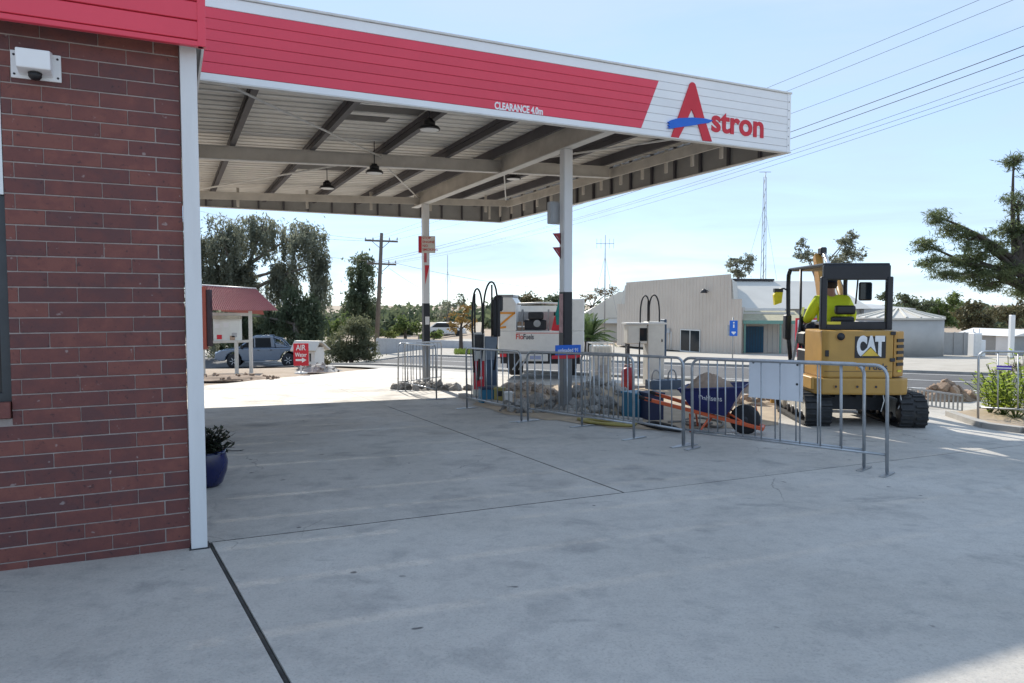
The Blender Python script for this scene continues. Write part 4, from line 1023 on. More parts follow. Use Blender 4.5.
# boom, cylinder, stick and bucket
bx = .38
MB().box(bx-.2, bx+.2, .7, 1.15, .42, .8).build('swing_post', 'dark_metal', ex, .03)
bp = [(1.0, .55), (1.15, .75), (1.5, 1.75), (1.72, 2.3), (1.95, 2.72), (2.06, 2.66), (1.95, 2.25), (1.72, 1.65), (1.25, .6)]
MB().prism(bp, bx-.08, bx+.04, 'x').build('boom', 'cat_orange', ex, .012)
MB().box(bx-.02, bx+.09, 1.82, 2.0, 2.68, 2.82).build('boom_head', 'dark_metal', ex, .02)
MB().tube([(bx+.24, 1.0, 1.3), (bx+.12, 1.42, 2.2)], .055, 12).build('cylinder', 'cat_orange', ex)
MB().tube([(bx+.16, 1.3, 1.9), (bx+.035, 1.9, 2.78)], .036, 10).build('cylinder_rod', pm('chrome', (.75, .76, .78), .15, metal=.6), ex)
MB().tube([(bx+.3, 1.0, 1.2), (bx+.24, 1.5, 2.1), (bx+.2, 1.75, 2.45), (bx+.1, 1.95, 2.5)], .02, 7).build('boom_hose', 'cable_black', ex)
MB().bar((bx, 1.96, 2.62), (bx+.42, 2.75, 1.15), .12, .2).build('stick', 'cat_orange', ex, .012)
MB().prism([(2.6, 1.15), (2.85, 1.15), (2.95, .8), (2.75, .52), (2.4, .55), (2.35, .75), (2.62, .85)], bx+.1, bx+.56, 'x').build('bucket', 'dark_metal', ex, .01)

for o in ex.children:
    if o.name.split('.')[0] not in ('track', 'track_frame', 'sprocket', 'roller', 'car_body', 'blade', 'blade_arm'): o.location.x -= .10
# ---- operator, seated, seen from behind
def skin(name, verts, edges, radii, mat, parent=None, sub=2, root=0):
    me = bpy.data.meshes.new(name); me.from_pydata(verts, edges, [])
    o = bpy.data.objects.new('tmp', me); scene.collection.objects.link(o)
    md = o.modifiers.new('s', 'SKIN'); md.use_smooth_shade = True
    for i, r in enumerate(radii):
        v = me.skin_vertices[0].data[i]; v.radius = r if isinstance(r, tuple) else (r, r); v.use_root = (i == root)
    sb = o.modifiers.new('d', 'SUBSURF'); sb.levels = sub; sb.render_levels = sub
    dg = bpy.context.evaluated_depsgraph_get(); m2 = bpy.data.meshes.new_from_object(o.evaluated_get(dg)); bpy.data.objects.remove(o)
    for p_ in m2.polygons: p_.use_smooth = True
    m2.materials.clear(); m2.name = name; return link(name, m2, mat, parent)
Wx = Matrix.Translation(ex.location) @ Matrix.Rotation(R(-3), 4, 'Z')
per = thing('person', 'operator in yellow high-visibility shirt and dark cap seated in the excavator', 'person', Wx @ Vector((-.22, .05, 1.31)), R(-3)); per.scale = (1.1, 1.1, 1.08)
# frame: x right, y forward, z up from the seat top
V = [(0, .02, .10), (0, -.01, .28), (0, .0, .44), (0, .02, .54), (0, .05, .64), (0, .07, .74), (0, .065, .84),
     (-.19, .0, .50), (-.26, .10, .27), (-.25, .30, .18), (-.25, .36, .19), (.20, .0, .50), (.34, .12, .28), (.40, .32, .18), (.41, .38, .19),
     (-.1, .12, .09), (-.15, .5, .12), (-.15, .56, -.3), (-.15, .7, -.42), (.1, .12, .09), (.15, .5, .12), (.15, .56, -.3), (.15, .7, -.42)]
E = [(0, 1), (1, 2), (2, 3), (3, 4), (4, 5), (5, 6), (2, 7), (7, 8), (8, 9), (9, 10), (2, 11), (11, 12), (12, 13), (13, 14), (0, 15), (15, 16), (16, 17), (17, 18), (0, 19), (19, 20), (20, 21), (21, 22)]
rad = [(.16, .11), (.16, .11), (.15, .10), (.07, .065), (.06, .06), (.085, .10), (.07, .085), .07, .05, .036, .04, .07, .05, .036, .04, .085, .07, .05, .04, .085, .07, .05, .04]
skin('body', V, E, rad, 'skin', per)
V2 = [(0, .02, .06), (0, -.01, .28), (0, 0, .44), (0, .02, .53), (-.19, 0, .50), (-.255, .09, .29), (-.25, .26, .20), (.20, 0, .50), (.33, .11, .30), (.39, .27, .20)]
skin('shirt', V2, [(0, 1), (1, 2), (2, 3), (2, 4), (4, 5), (5, 6), (2, 7), (7, 8), (8, 9)], [(.19, .13), (.205, .14), (.19, .125), (.09, .08), .095, .08, .062, .095, .08, .062], 'hivis_yellow', per)
skin('trousers', [(0, .03, .07), (-.1, .12, .09), (-.15, .5, .12), (-.15, .55, -.25), (.1, .12, .09), (.15, .5, .12), (.15, .55, -.25)], [(0, 1), (1, 2), (2, 3), (0, 4), (4, 5), (5, 6)], [(.17, .12), .1, .085, .07, .1, .085, .07], 'navy_cloth', per)
MB().lathe([(.20, .15), (.215, .17), (.21, .2)], 20, (0, -.005, 0)).build('reflective_band', 'reflective_silver', per)
mb = MB(); mb.lathe([(.098, .76), (.104, .80), (.095, .86), (.06, .905), (0, .92)], 18, (0, .07, 0)); mb.prism([(-.08, .12), (.08, .12), (.06, .25), (-.06, .25)], .775, .79, 'z'); mb.build('cap', 'navy_cloth', per)
MB().lathe([(.088, .68), (.098, .72), (.097, .765)], 16, (0, .055, 0)).build('hair', pm('hair_dark', (.03, .02, .016), .8), per)
# ================================================================== background: buildings
pm('corrugated_cream', (.60, .52, .44), .6, var=.06, scale=.6, dirt=.1)
pm('cream_render', (.62, .60, .54), .7, var=.06, scale=.6, dirt=.08)
pm('grey_sheet', (.42, .43, .43), .6, var=.08, scale=.5, dirt=.1)
pm('roof_pale', (.60, .57, .51), .5, var=.06, scale=.5, dirt=.1)
pm('teal_door', (.005, .09, .17), .5, var=.1); pm('green_trim', (.16, .33, .27), .5)
pm('concrete_tank', (.43, .42, .40), .85, var=.1, scale=.8, dirt=.2)
pm('fence_sheet', (.36, .36, .35), .7, var=.06, dirt=.08)
pm('timber_pole', (.16, .125, .10), .9, var=.25, scale=3, stretch=(6, 6, .4))
pm('maroon_roof', (.27, .065, .07), .5, var=.12, scale=2, dirt=.12)
pm('maroon_board', (.30, .06, .035), .5, var=.12)
pm('notice_paper', (.72, .74, .70), .6, var=.08, scale=3)
def corr_wall(mb, pts, base_z, th=.04, pitch=.25, depth=.03):
    """ribbed sheet wall along a->b, top height given as function of distance"""
def frame2(a, b):
    d = b-a; return math.atan2(d.y, d.x), Vector((d.x, d.y)).length
# ---- corrugated shed with stepped top
Rr = P(743, 354, 41); Ll = P(617, 350, 52)
Lr = Vector((Ll.x, Ll.y)); Rv = Vector((Rr.x, Rr.y)); ang, WL = frame2(Ll, Rr)
zb = gz(Rv.x, Rv.y)-.15
shed = thing('corrugated_shed', 'cream corrugated iron shed with stepped front and dark sliding window', 'building', (Ll.x, Ll.y, zb), ang)
def along(px):                    # distance along the front for a pixel column
    d = ray(px, 330); n_ = Vector((-math.sin(ang), math.cos(ang), 0)); t_ = n_.dot(Vector((Ll.x, Ll.y, EYE))-Vector((0, 0, EYE)))/n_.dot(d); q = d*t_
    return (q.x-Ll.x)*math.cos(ang)+(q.y-Ll.y)*math.sin(ang), q.y
def hgt(px, py):
    s_, y_ = along(px); return P(px, py, y_).z-zb
x1, x2, x3 = along(624.5)[0], along(731)[0], along(742)[0]; x0 = along(617)[0]
hl, hm0, hm1, hr = hgt(620, 304), hgt(625, 282.5), hgt(730, 274), hgt(737, 299)
def top(s_):
    if s_ < x1: return hl
    if s_ > x2: return hr
    return hm0+(hm1-hm0)*(s_-x1)/(x2-x1)
mb = MB(); s_ = x0; pit = .3
while s_ < x3-.01:
    e_ = min(s_+pit, x3); 
    for a, b, ya, yb in ((s_, s_+pit*.62, 0, 0), (s_+pit*.62, s_+pit*.72, 0, -.035), (s_+pit*.72, s_+pit*.9, -.035, -.035), (s_+pit*.9, s_+pit, -.035, 0)):
        a, b = min(a, x3), min(b, x3)
        if b-a > .001: mb.quad((a, ya, 0), (b, yb, 0), (b, yb, top(b-.001)), (a, ya, top(a+.001)))
    s_ = e_
mb.build('front_sheets', 'corrugated_cream', shed)
dl_ = Matrix.Rotation(-ang, 3, 'Z') @ Vector((.33, .944, 0)); MS = Matrix(((1, dl_.x, 0, 0), (0, dl_.y, 0, 0), (0, 0, 1, 0), (0, 0, 0, 1)))
MB().box(x0, x3, .06, 9, 0, hl-.2, MS).build('wall', 'corrugated_cream', shed)
MB().prism([(x1-.5, hl-.19), (x2+.3, hl-.19), (x2, hm0-.05), ((x1+x2)/2, hm0-.05), (x1, hm0-.2)], .08, 9, 'y', MS).build('roof', 'roof_pale', shed)
w0, w1 = along(681)[0], along(701)[0]; z0, z1 = hgt(691, 352), hgt(691, 329.5)
mb = MB()
for a, b, c, d in ((w0, w1, z0, z0+.06), (w0, w1, z1-.06, z1), (w0, w0+.06, z0+.06, z1-.06), (w1-.06, w1, z0+.06, z1-.06), ((w0+w1)/2-.03, (w0+w1)/2+.03, z0+.06, z1-.06)): mb.box(a, b, -.07, -.03, c, d)
wn = mb.build('window', 'flange_white', shed)
for a, b in ((w0+.06, (w0+w1)/2-.03), ((w0+w1)/2+.03, w1-.06)): MB().box(a, b, -.055, -.045, z0+.06, z1-.06).build('pane', 'dark_glass', wn)
a = along(670)[0]; zz = hgt(670, 333)
mb = MB(); mb.box(a-.2, a+.1, -.14, -.04, zz, zz+.3); mb.build('meter_box', 'grey_plastic', shed)
for dx in (-.05, .22): MB().tube([(a+dx, -.08, 0), (a+dx, -.08, zz+.1)], .03, 6).build('conduit', 'flange_white', shed)
a = along(708)[0]; zz = hgt(708, 293); MB().lathe([(.22, 0), (.1, .22), (0, .26)], 14, (a, -.36, zz)).build('lamp_shade', 'dark_metal', shed); MB().tube([(a, -.03, zz+.1), (a, -.36, zz+.24)], .03, 6).build('lamp_arm', 'dark_metal', shed)

# ---- long hall right of the shed
def bldg(name, label, cat, a, b):
    """a, b = ground points left/right of the front"""
    an, L_ = frame2(a, b); zb_ = min(gz(a.x, a.y), gz(b.x, b.y))-.1
    return thing(name, label, cat, (a.x, a.y, zb_), an), L_, zb_
a, b = P(728, 350, 47), P(903, 350, 50)
hall, HL, hz = bldg('long_hall', 'long pale hall with low roof behind the excavator', 'building', a, b)
def hx(px): return (P(px, 330, 48).x-a.x)
zt0 = P(740, 309, 46).z-hz
MB().box(.3, HL, 0, 9, 0, zt0).build('wall', 'grey_sheet', hall)
MB().prism([(-.5, zt0), (9.5, zt0), (5.5, zt0+2.0), (4.2, zt0+2.0)], .2, hx(880), 'x').build('roof', 'roof_pale', hall)
MB().box(.2, hx(812), 4.0, 5.7, zt0+2.0, zt0+2.14).build('ridge_cap', 'dark_metal', hall)
MB().prism([(-.4, zt0-.6), (4, zt0-.6), (4, zt0+.3), (-.4, zt0)], hx(872), HL+.6, 'x').build('annex_roof', 'grey_sheet', hall)
MB().box(.3, hx(781), -.5, -.02, zt0-.12, zt0+.05).build('gutter', 'flange_white', hall)
# veranda with teal door
a, b = P(744, 355, 42), P(800, 355, 41.5)
ver, VL, vz = bldg('veranda_porch', 'small porch with green trim and teal double door', 'porch', a, b)
vt = P(748, 322, 42).z-vz; vb = P(790, 312, 44).z-vz
MB().prism([(-.25, vt), (2.6, vb), (2.6, vb+.08), (-.25, vt+.08)], -.1, VL+.2, 'x').build('roof', pm('old_green_roof', (.36, .33, .22), .7, var=.2), ver)
MB().box(-.12, VL+.2, -.28, -.2, vt-.1, vt+.1).build('fascia', 'green_trim', ver)
for x in (-.05, VL*.62): MB().box(x, x+.1, -.2, -.1, 0, vt).build('post', 'green_trim', ver)
MB().box(0, VL, 1.6, 1.8, 0, vb).build('wall', 'cream_render', ver)
d0_, d1_ = .25, 1.35
dr = MB().box(d0_, d1_, 1.5, 1.59, 0, vt-.3).build('door', 'teal_door', ver)
for k in range(1, 7): MB().box(d0_+k*(d1_-d0_)/7-.008, d0_+k*(d1_-d0_)/7+.008, 1.494, 1.4995, .05, vt-.35).build('groove', 'dark_metal', dr)
for k in range(6): MB().box(1.6+k*.28, 1.62+k*.28, 1.585, 1.6, 0, vb-.3).build('batten', 'grey_sheet', ver)
# red framed white sign beside the porch
t = thing('shop_sign', 'red framed white sign with blue writing seen through the excavator cab', 'sign', gp(P(796, 350, 36).x, 36, 0), 0)
zz = P(803, 331, 36).z-t.location.z
MB().box(-.05, 1.25, -.03, .03, zz-.95, zz+.65).build('frame', 'red_flat', t); MB().box(.04, 1.16, -.045, -.031, zz-.6, zz+.56).build('panel', 'white_board', t)
for x in (.1, 1.1): MB().box(x-.04, x+.04, -.02, .02, 0, zz-.96).build('leg', 'red_flat', t)
MB().tube([(.2, -.05, zz-.1), (.4, -.05, zz+.15), (.5, -.05, zz), (.75, -.05, zz+.25), (.9, -.05, zz+.2)], .035, 6).build('lettering', 'blue_paint', t)
MB().box(.04, 1.16, -.05, -.0455, zz-.28, zz-.2).build('stripe', 'text_dark', t)
# blue information sign on a pole
p = gp(P(733, 340, 33).x, 33); t = thing('information_sign', 'blue information sign with white symbols on a thin pole before the shed', 'sign', p)
zs = P(733, 336, 33).z-p.z; ze = P(733, 320.5, 33).z-p.z
MB().tube([(0, .03, 0), (0, .03, ze+.15)], .03, 8).build('pole', 'galv_dull', t); MB().box(-.16, .2, -.015, .015, zs, ze).build('plate', 'blue_paint', t)
MB().box(-.26, -.165, .0, .03, zs+.02, ze-.2).build('plate', 'galv_dull', t)
MB().box(-.01, .05, -.02, -.016, zs+.38, ze-.18).build('symbol', 'text_white', t); MB().lathe([(.04, -.02), (.04, -.016)], 10, (.02, 0, ze-.1), 'y').build('symbol', 'text_white', t)
MB().prism([(-.08, zs+.2), (.12, zs+.2), (.12, zs+.16), (.02, zs+.06), (-.08, zs+.16)], -.02, -.016).build('symbol', 'text_white', t)
# ---- round water tank
c = gp(P(897, 350, 38.5).x, 38.5, -.05); t = thing('water_tank', 'round grey concrete water tank with ribbed conical roof', 'water tank', c)
tr_ = 2.15; th_ = P(897, 320, 36.4).z-c.z; ta = P(892, 309, 38).z-c.z
MB().lathe([(tr_, 0), (tr_, th_), (tr_-.05, th_)], 48).build('wall', 'concrete_tank', t)
MB().lathe([(tr_+.06, th_+.01), (tr_+.06, th_+.1), (.25, ta), (0, ta+.03)], 48, smooth=False).build('roof', 'roof_pale', t)
for k in range(20):
    an = 6.283*k/20; MB().bar((math.cos(an)*(tr_+.04), math.sin(an)*(tr_+.04), th_+.13), (math.cos(an)*.28, math.sin(an)*.28, ta+.03), .09, .07).build('roof_rib', 'cream_render', t)
# grey fence, white store and cabinet on the right
def wallthing(name, label, cat, pa, ta_, pb, tb_, hpx, mat, th=.12, panels=0):
    A = P(pa, 350, ta_); Bq = P(pb, 350, tb_); an, L_ = frame2(A, Bq); zb_ = min(gz(A.x, A.y), gz(Bq.x, Bq.y))-.1
    t = thing(name, label, cat, (A.x, A.y, zb_), an); h_ = P(pa, hpx, ta_).z-zb_
    n_ = max(1, panels)
    me = MB().box(0, L_/n_-.02, 0, th, 0, h_).mesh('panel')
    for k in range(n_): link('panel', me, mat, t, (k*L_/n_, 0, 0))
    return t, L_, h_
f, L_, h_ = wallthing('sheet_fence', 'plain grey sheet fence right of the water tank', 'fence', 934, 40, 974, 40, 332.5, 'fence_sheet', panels=4)
for k in range(5): MB().box(k*L_/4-.05, k*L_/4+.03, -.04, -.005, 0, h_+.03).build('post', 'fence_sheet', f)
s2, L_, h_ = wallthing('store_building', 'low white roofed store behind the leaning barrier', 'building', 958, 43, 1012, 40, 334, 'fence_sheet', 3)
MB().prism([(-.2, h_), (3.2, h_), (1.5, h_+.35)], -.2, L_+.2, 'x').build('roof', 'flange_white', s2); MB().box(L_-.9, L_+.02, -.05, -.005, 0, h_).build('door', 'white_paint', s2)
s3, L_, h_ = wallthing('sheet_fence', 'grey rounded sheds at the right edge behind the white post', 'shed', 1012, 46, 1090, 42, 331, 'fence_sheet', 2, 6)
t = thing('white_cabinet', 'tall white cabinet standing before the grey fence', 'cabinet', gp(P(977, 350, 37).x, 37))
hh = P(977, 333, 37).z-t.location.z
MB().box(-.33, .08, -.25, .25, 0, hh).build('body', 'white_paint', t, .02); MB().box(.085, .32, -.2, .2, 0, hh*.7).build('side_box', 'white_paint', t, .02); MB().box(-.3, .05, -.256, -.25, .1, hh-.08).build('door', 'flange_white', t)
for x in (-.1, .2): MB().tube([(x, .2, 0), (x, .2, hh+.2)], .04, 8).build('pipe', 'white_paint', t)
t = thing('white_post', 'white timber post standing behind the leaning barrier', 'post', gp(P(1011, 350, 34).x, 34)); MB().box(-.1, .1, -.1, .1, 0, P(1011, 315, 34).z-t.location.z).build('shaft', 'white_paint', t, .02); MB().box(-.11, .11, -.11, .11, 0, .06).build('base', 'kerb_concrete', t)
# low mesh guard by the road
a = G(908, 404); b = G(962, 411); an, L_ = frame2(a, b); t = thing('drain_guard', 'low grey wire guard along the road edge by the brown clods', 'guard', a, an)
for z in (.03, .3): MB().bar((0, 0, z), (L_, 0, z), .03, .03).build('rail', 'galv_dull', t)
me = MB().bar((0, 0, 0), (0, 0, .3), .02, .02).mesh('picket')
for k in range(14): link('picket', me, 'galv_dull', t, (k*L_/13, 0, 0))
# ---- house with pale roof and solar panels behind the shed
a, b = P(570, 345, 62), P(640, 345, 62); ho, L_, z_ = bldg('solar_roof_house', 'house with pale grey roof and solar panels beside the shed', 'house', a, b)
et = P(610, 322, 62).z-z_; rt = P(620, 296, 66).z-z_
MB().box(1.5, L_, 0, 8, 0, et).build('wall', 'cream_render', ho)
roof = MB().prism([(0, et), (L_+3, et), (L_+3, rt+.8), (4.2, rt+.3)], .2, .3).build('gable', 'cream_render', ho)
mb = MB(); mb._add([(.3, -.5, et-.1), (L_+4, -.5, et-.1), (L_+4, 4, rt), (4.5, 4, rt), (.3, 8.5, et-.1), (L_+4, 8.5, et-.1)], [(0, 1, 2, 3), (0, 3, 4), (3, 2, 5, 4)]); roof = mb.build('roof', 'roof_pale', ho)
def onroof(x, f): return Vector((x, -.5+4.5*f, et-.1+(rt-et+.1)*f+.08))
for (x, f) in ((3.2, .15), (4.0, .48), (4.9, .78)):
    mb = MB(); mb.quad(onroof(x, f), onroof(x+1.3, f), onroof(x+1.3, f+.16), onroof(x, f+.16)); mb.build('solar_panel', 'dark_glass', roof)
MB().box(5.2, 5.9, 3.6, 4.2, rt, rt+.5).build('roof_vent', 'dark_metal', roof); MB().box(6.2, 6.9, 3.6, 4.2, rt, rt+.5).build('roof_vent', 'dark_metal', roof)
wv = MB().box(4.4, 5.2, -.04, .02, et-1.6, et-.5).build('window', 'flange_white', ho); MB().box(4.47, 5.13, -.05, -.041, et-1.54, et-.56).build('pane', 'dark_glass', wv)
# ---- far house left of the autumn tree
a, b = P(418, 345, 78), P(476, 345, 78); ho, L_, z_ = bldg('far_house', 'low house with beige tiled roof behind the autumn tree', 'house', a, b)
et = P(440, 334, 78).z-z_; rt = P(440, 322.5, 80).z-z_
MB().box(0, L_, 0, 7, 0, et).build('wall', pm('far_wall', (.42, .40, .38), .7), ho)
MB().prism([(-.5, et), (7.5, et), (3.5, rt)], -.5, L_+.5, 'x').build('roof', pm('beige_tiles', (.46, .38, .29), .8, var=.1), ho)
for x in (1, 4): 
    wv = MB().box(x, x+1.3, -.06, -.01, .9, et-.3).build('window', 'flange_white', ho); MB().box(x+.08, x+1.22, -.07, -.061, .98, et-.38).build('pane', 'dark_glass', wv)
f, L_, h_ = wallthing('paling_fence', 'pale low fence across the road left of the autumn tree', 'fence', 376, 55, 476, 50, 338, pm('pale_fence', (.50, .50, .51), .7, var=.1), .1, 9)
# parked white car far away
t = thing('parked_car', 'small white car parked far off behind the autumn tree', 'car', gp(P(447, 350, 74).x, 74)); 
MB().prism([(-1.9, .3), (1.9, .3), (1.95, .8), (1.2, .9), (.7, 1.42), (-1.0, 1.42), (-1.7, .92), (-1.95, .8)], -.8, .8).build('body', 'white_paint', t, .05, 2); MB().prism([(.62, 1.36), (1.05, .93), (-1.5, .93), (-.95, 1.36)], -.81, .81).build('windows', 'dark_glass', t)
for x in (-1.2, 1.2):
    for y in (-.72, .72): MB().lathe([(.1, -.1), (.31, -.1), (.31, .1), (.1, .1)], 16, (x, y, .31), 'y').build('wheel', 'black_rubber', t)

# ---- masts
def mast(label, px, pyt, t, th, kind):
    p = P(px, 345, t); zb_ = gz(p.x, p.y)-.1; m_ = thing('radio_mast', label, 'mast', (p.x, p.y, zb_)); H = P(px, pyt, t).z-zb_
    MB().tube([(0, 0, 0), (0, 0, H*.5), (0, 0, H)], [th, th*.8, th*.5], 6).build('pole', 'galv_dull', m_)
    if kind == 'yagi':
        MB().bar((-.75, 0, H*.92), (.75, 0, H*.92), .04, .04).build('boom', 'galv_dull', m_)
        for k in range(5): MB().bar((-.7+.35*k, 0, H*.92-.4), (-.7+.35*k, 0, H*.92+.4), .025, .025).build('element', 'galv_dull', m_)
    elif kind == 'lattice':
        for s in (-1, 1): MB().bar((s*.35, 0, 0), (s*.12, 0, H*.97), .05, .05).build('leg', 'galv_dull', m_)
        for k in range(12): z = H*k/12; w0_ = .35-.23*k/12; MB().bar((-w0_, 0, z), (w0_, 0, z+H/12), .03, .03).build('lacing', 'galv_dull', m_)
        MB().bar((-.6, 0, H), (.6, 0, H), .05, .05).build('crossbar', 'galv_dull', m_)
    for s in (-1, 1): MB().tube([(0, 0, H*.8), (s*H*.18, H*.1, .2)], .012, 4).build('guy_wire', 'galv_dull', m_)
mast('thin mast with toothed aerial above the solar roof house', 604.5, 235, 60, .06, 'yagi')
mast('tall lattice radio mast rising behind the shed', 762, 172, 75, .06, 'lattice')
mast('thin guyed mast left of the fuel pump hoses', 448, 255, 90, .06, 'plain')
# ---- power poles and wires
PA = P(382, 338, 58); za = gz(PA.x, PA.y)-.2
pole = thing('power_pole', 'leaning timber power pole with two crossarms beyond the bush', 'power pole', (PA.x, PA.y, za))
Hp = P(385, 233, 58).z-za
MB().tube([(-.5, 0, 0), (-.2, 0, Hp*.5), (.05, 0, Hp)], [.2, .17, .13], 10).build('shaft', 'timber_pole', pole)
arms = []
for zpx, x0_, x1_ in ((241, -1.3, 1.35), (264, -1.15, 1.2)):
    z = P(385, zpx, 58).z-za; MB().bar((x0_, 0, z+.05), (x1_, 0, z-.05), .12, .14).build('crossarm', 'timber_pole', pole)
    for x in (x0_+.05, x0_*.5, x1_*.5, x1_-.05): MB().lathe([(.05, 0), (.06, .1), (.03, .22), (0, .24)], 8, (x, 0, z+.06)).build('insulator', 'grey_plastic', pole)
    for s in (-1, 1): MB().bar((s*.75, 0, z), (s*.05, 0, z-.6), .04, .04).build('arm_brace', 'dark_metal', pole)
PBv = Vector((22.5, 11.6)); zb2 = gz(PBv.x, PBv.y)-.2
pole2 = thing('power_pole', 'timber power pole standing out to the right of the leaning barrier', 'power pole', (PBv.x, PBv.y, zb2))
MB().tube([(0, 0, 0), (0, 0, 12.8)], [.2, .14], 10).build('shaft', 'timber_pole', pole2); 
for z in (9.6, 11.6): MB().bar((-1.2, .6, z), (1.2, -.6, z), .12, .14).build('crossarm', 'timber_pole', pole2)
dirp = (PBv-Vector((PA.x, PA.y)))
side_ = Vector((dirp.y, -dirp.x)).normalized()
def wire(label, offs, zpole, pts, r=.011):
    """passes over the pole A then through two pixels on the line towards pole B"""
    def onl(px, py):
        d = ray(px, py); o2 = Vector((PA.x, PA.y))+side_*offs; u_ = d.x/d.y
        s = (u_*o2.y-o2.x)/(dirp.x-u_*dirp.y); q = o2+dirp*s; return s, EYE+d.z*(q.y/d.y)
    S = [(0, zpole)]+[onl(*p_) for p_ in pts]
    co = np.polyfit([a_ for a_, _ in S], [b_ for _, b_ in S], 2)
    P_ = []
    for k in range(31):
        s = k/30; q = Vector((PA.x, PA.y))+side_*offs+dirp*s; P_.append((q.x, q.y, float(np.polyval(co, s))))
    return tag(MB().tube(P_, r, 5, caps=False).build('overhead_wire', 'cable_black'), label, 'wire', 'overhead power wires crossing the sky')
zu = P(385, 241, 58).z; zl = P(385, 263, 58).z
for nm, of, zp_, pts in (('highest overhead wire above the canopy corner', 1.2, zu, ((762, 90), (979, 0))), ('second highest overhead wire above the canopy corner', .6, zu, ((780, 94), (1013, 0))), ('third overhead wire from the top right of the canopy', -.6, zu, ((790, 114), (1024, 26))),
                  ('dark overhead wire fourth from the top', 1.1, zl, ((792, 131.5), (1024, 46))), ('dark overhead wire fifth from the top', .5, zl, ((790, 139), (1024, 55))), ('overhead wire sixth from the top', -.2, zl, ((790, 151), (1024, 69.5))),
                  ('overhead wire seventh from the top', -.6, zl, ((790, 155), (1024, 77))), ('lowest overhead wire passing under the canopy corner', -1.0, zl, ((765, 168), (1024, 82)))):
    wire(nm, of, zp_, pts, .011 if 'dark' in nm else .0065)
def freewire(label, a, b, sag, r=.012):
    return tag(MB().tube([a.lerp(b, k/16)-Vector((0, 0, sag*4*(k/16)*(1-k/16))) for k in range(17)], r, 5, caps=False).build('overhead_wire', 'cable_black'), label, 'wire', 'overhead power wires crossing the sky')
freewire('drooping service wire from the power pole towards the pump hoses', Vector((PA.x+1.1, PA.y, zl)), P(625, 292, 64), .6)
freewire('steep service wire falling right of the power pole', Vector((PA.x+.6, PA.y, zl-.4)), P(470, 308, 80), .5)
for k, (o_, y2) in enumerate(((-1.2, 235), (.5, 226), (1.2, 250))): freewire(('upper', 'middle', 'lower')[k]+' wire running left from the power pole behind the trees', Vector((PA.x+o_, PA.y, zu if k < 2 else zl)), P(200, y2-15, 75), .4)
# ================================================================== shelter, ute, air sign, truck
# ---- notice-board shelter on the left
c = G(240, 372); st = thing('notice_shelter', 'notice-board shelter with maroon corrugated roof and pale posts', 'shelter', (c.x, c.y, c.z), 0)
T_ = c.y
def lx_(px, t=None): return P(px, 330, t or T_).x-c.x
def lz_(py, t=None): return P(240, py, t or T_).z-c.z
# roof: ridge runs left-right, front slope with raking right end
tb = 1.5
ev = [(lx_(212), -.2, lz_(310.5)), (lx_(281), -.2, lz_(311))]; rg = [(P(203, 330, T_+tb).x-c.x, tb, P(240, 285.5, T_+tb).z-c.z), (P(257, 330, T_+tb).x-c.x, tb, P(240, 289, T_+tb).z-c.z)]
mb = MB(); n_ = 34
for k in range(n_):
    f0, f1 = k/n_, (k+1)/n_; A0 = Vector(ev[0]).lerp(Vector(ev[1]), f0); A1 = Vector(ev[0]).lerp(Vector(ev[1]), f1); R0 = Vector(rg[0]).lerp(Vector(rg[1]), f0); R1 = Vector(rg[0]).lerp(Vector(rg[1]), f1)
    up = Vector((0, -.01, .03)); m0 = A0.lerp(A1, .5)+up; m1 = R0.lerp(R1, .5)+up
    mb.quad(A0, m0, m1, R0); mb.quad(m0, A1, R1, m1)
mb.build('roof', 'maroon_roof', st)
mb = MB(); b0 = Vector(rg[0])+Vector((0, 1.6, -.9)); b1 = Vector(rg[1])+Vector((-.3, 1.6, -.9)); mb.quad(Vector(rg[0])+Vector((0, .01, 0)), Vector(rg[1])+Vector((0, .01, 0)), b1, b0); mb.build('rear_roof', 'maroon_roof', st)
MB().tube([Vector(rg[0]), Vector(rg[1])], .04, 6).build('ridge_cap', 'flange_white', st)
for px in (236, 250.5):
    x = lx_(px); MB().box(x-.045, x+.045, -.05, .05, -.05, lz_(311) if px > 240 else lz_(340)).build('post', pm('post_cream', (.62, .60, .55), .6, var=.08), st)
MB().bar((lx_(212), 0, lz_(342)), (lx_(252), 0, lz_(341)), .06, .08).build('rail', 'post_cream', st)
MB().bar((lx_(212), 0, lz_(314)), (lx_(252), 0, lz_(314.5)), .06, .1).build('top_rail', 'post_cream', st)
bd = MB().box(lx_(213), lx_(241), .02, .08, lz_(341), lz_(319)).build('notice_board', 'notice_paper', st)
MB().box(lx_(213), lx_(241), -.06, .1, lz_(319)+.005, lz_(315.5)).build('board_head', pm('weathered_wood', (.45, .42, .33), .8, var=.2), st)
for k, (px, py) in enumerate(((219, 337), (232, 338), (234, 335), (226, 325), (217, 326))):
    MB().box(lx_(px)-.08, lx_(px)+.08, .012, .019, lz_(py)-.07, lz_(py)+.07).build('paper', ('red_flat', 'rubble_brown', 'grey_plastic', 'white_paint', 'white_paint')[k], bd)
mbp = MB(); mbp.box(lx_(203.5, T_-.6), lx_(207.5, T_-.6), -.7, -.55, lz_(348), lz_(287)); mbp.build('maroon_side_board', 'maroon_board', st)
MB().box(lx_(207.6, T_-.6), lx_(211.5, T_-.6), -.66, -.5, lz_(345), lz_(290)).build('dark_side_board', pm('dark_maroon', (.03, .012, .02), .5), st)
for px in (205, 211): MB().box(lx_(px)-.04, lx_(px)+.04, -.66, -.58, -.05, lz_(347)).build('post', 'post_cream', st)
pile('gravel_mound', 'flat brown mound of dirt in front of the notice shelter', 228, 379, 1.5, .5, .16, 40, 'rubble_brown', 'rubble_brown', 71, .03, .08)
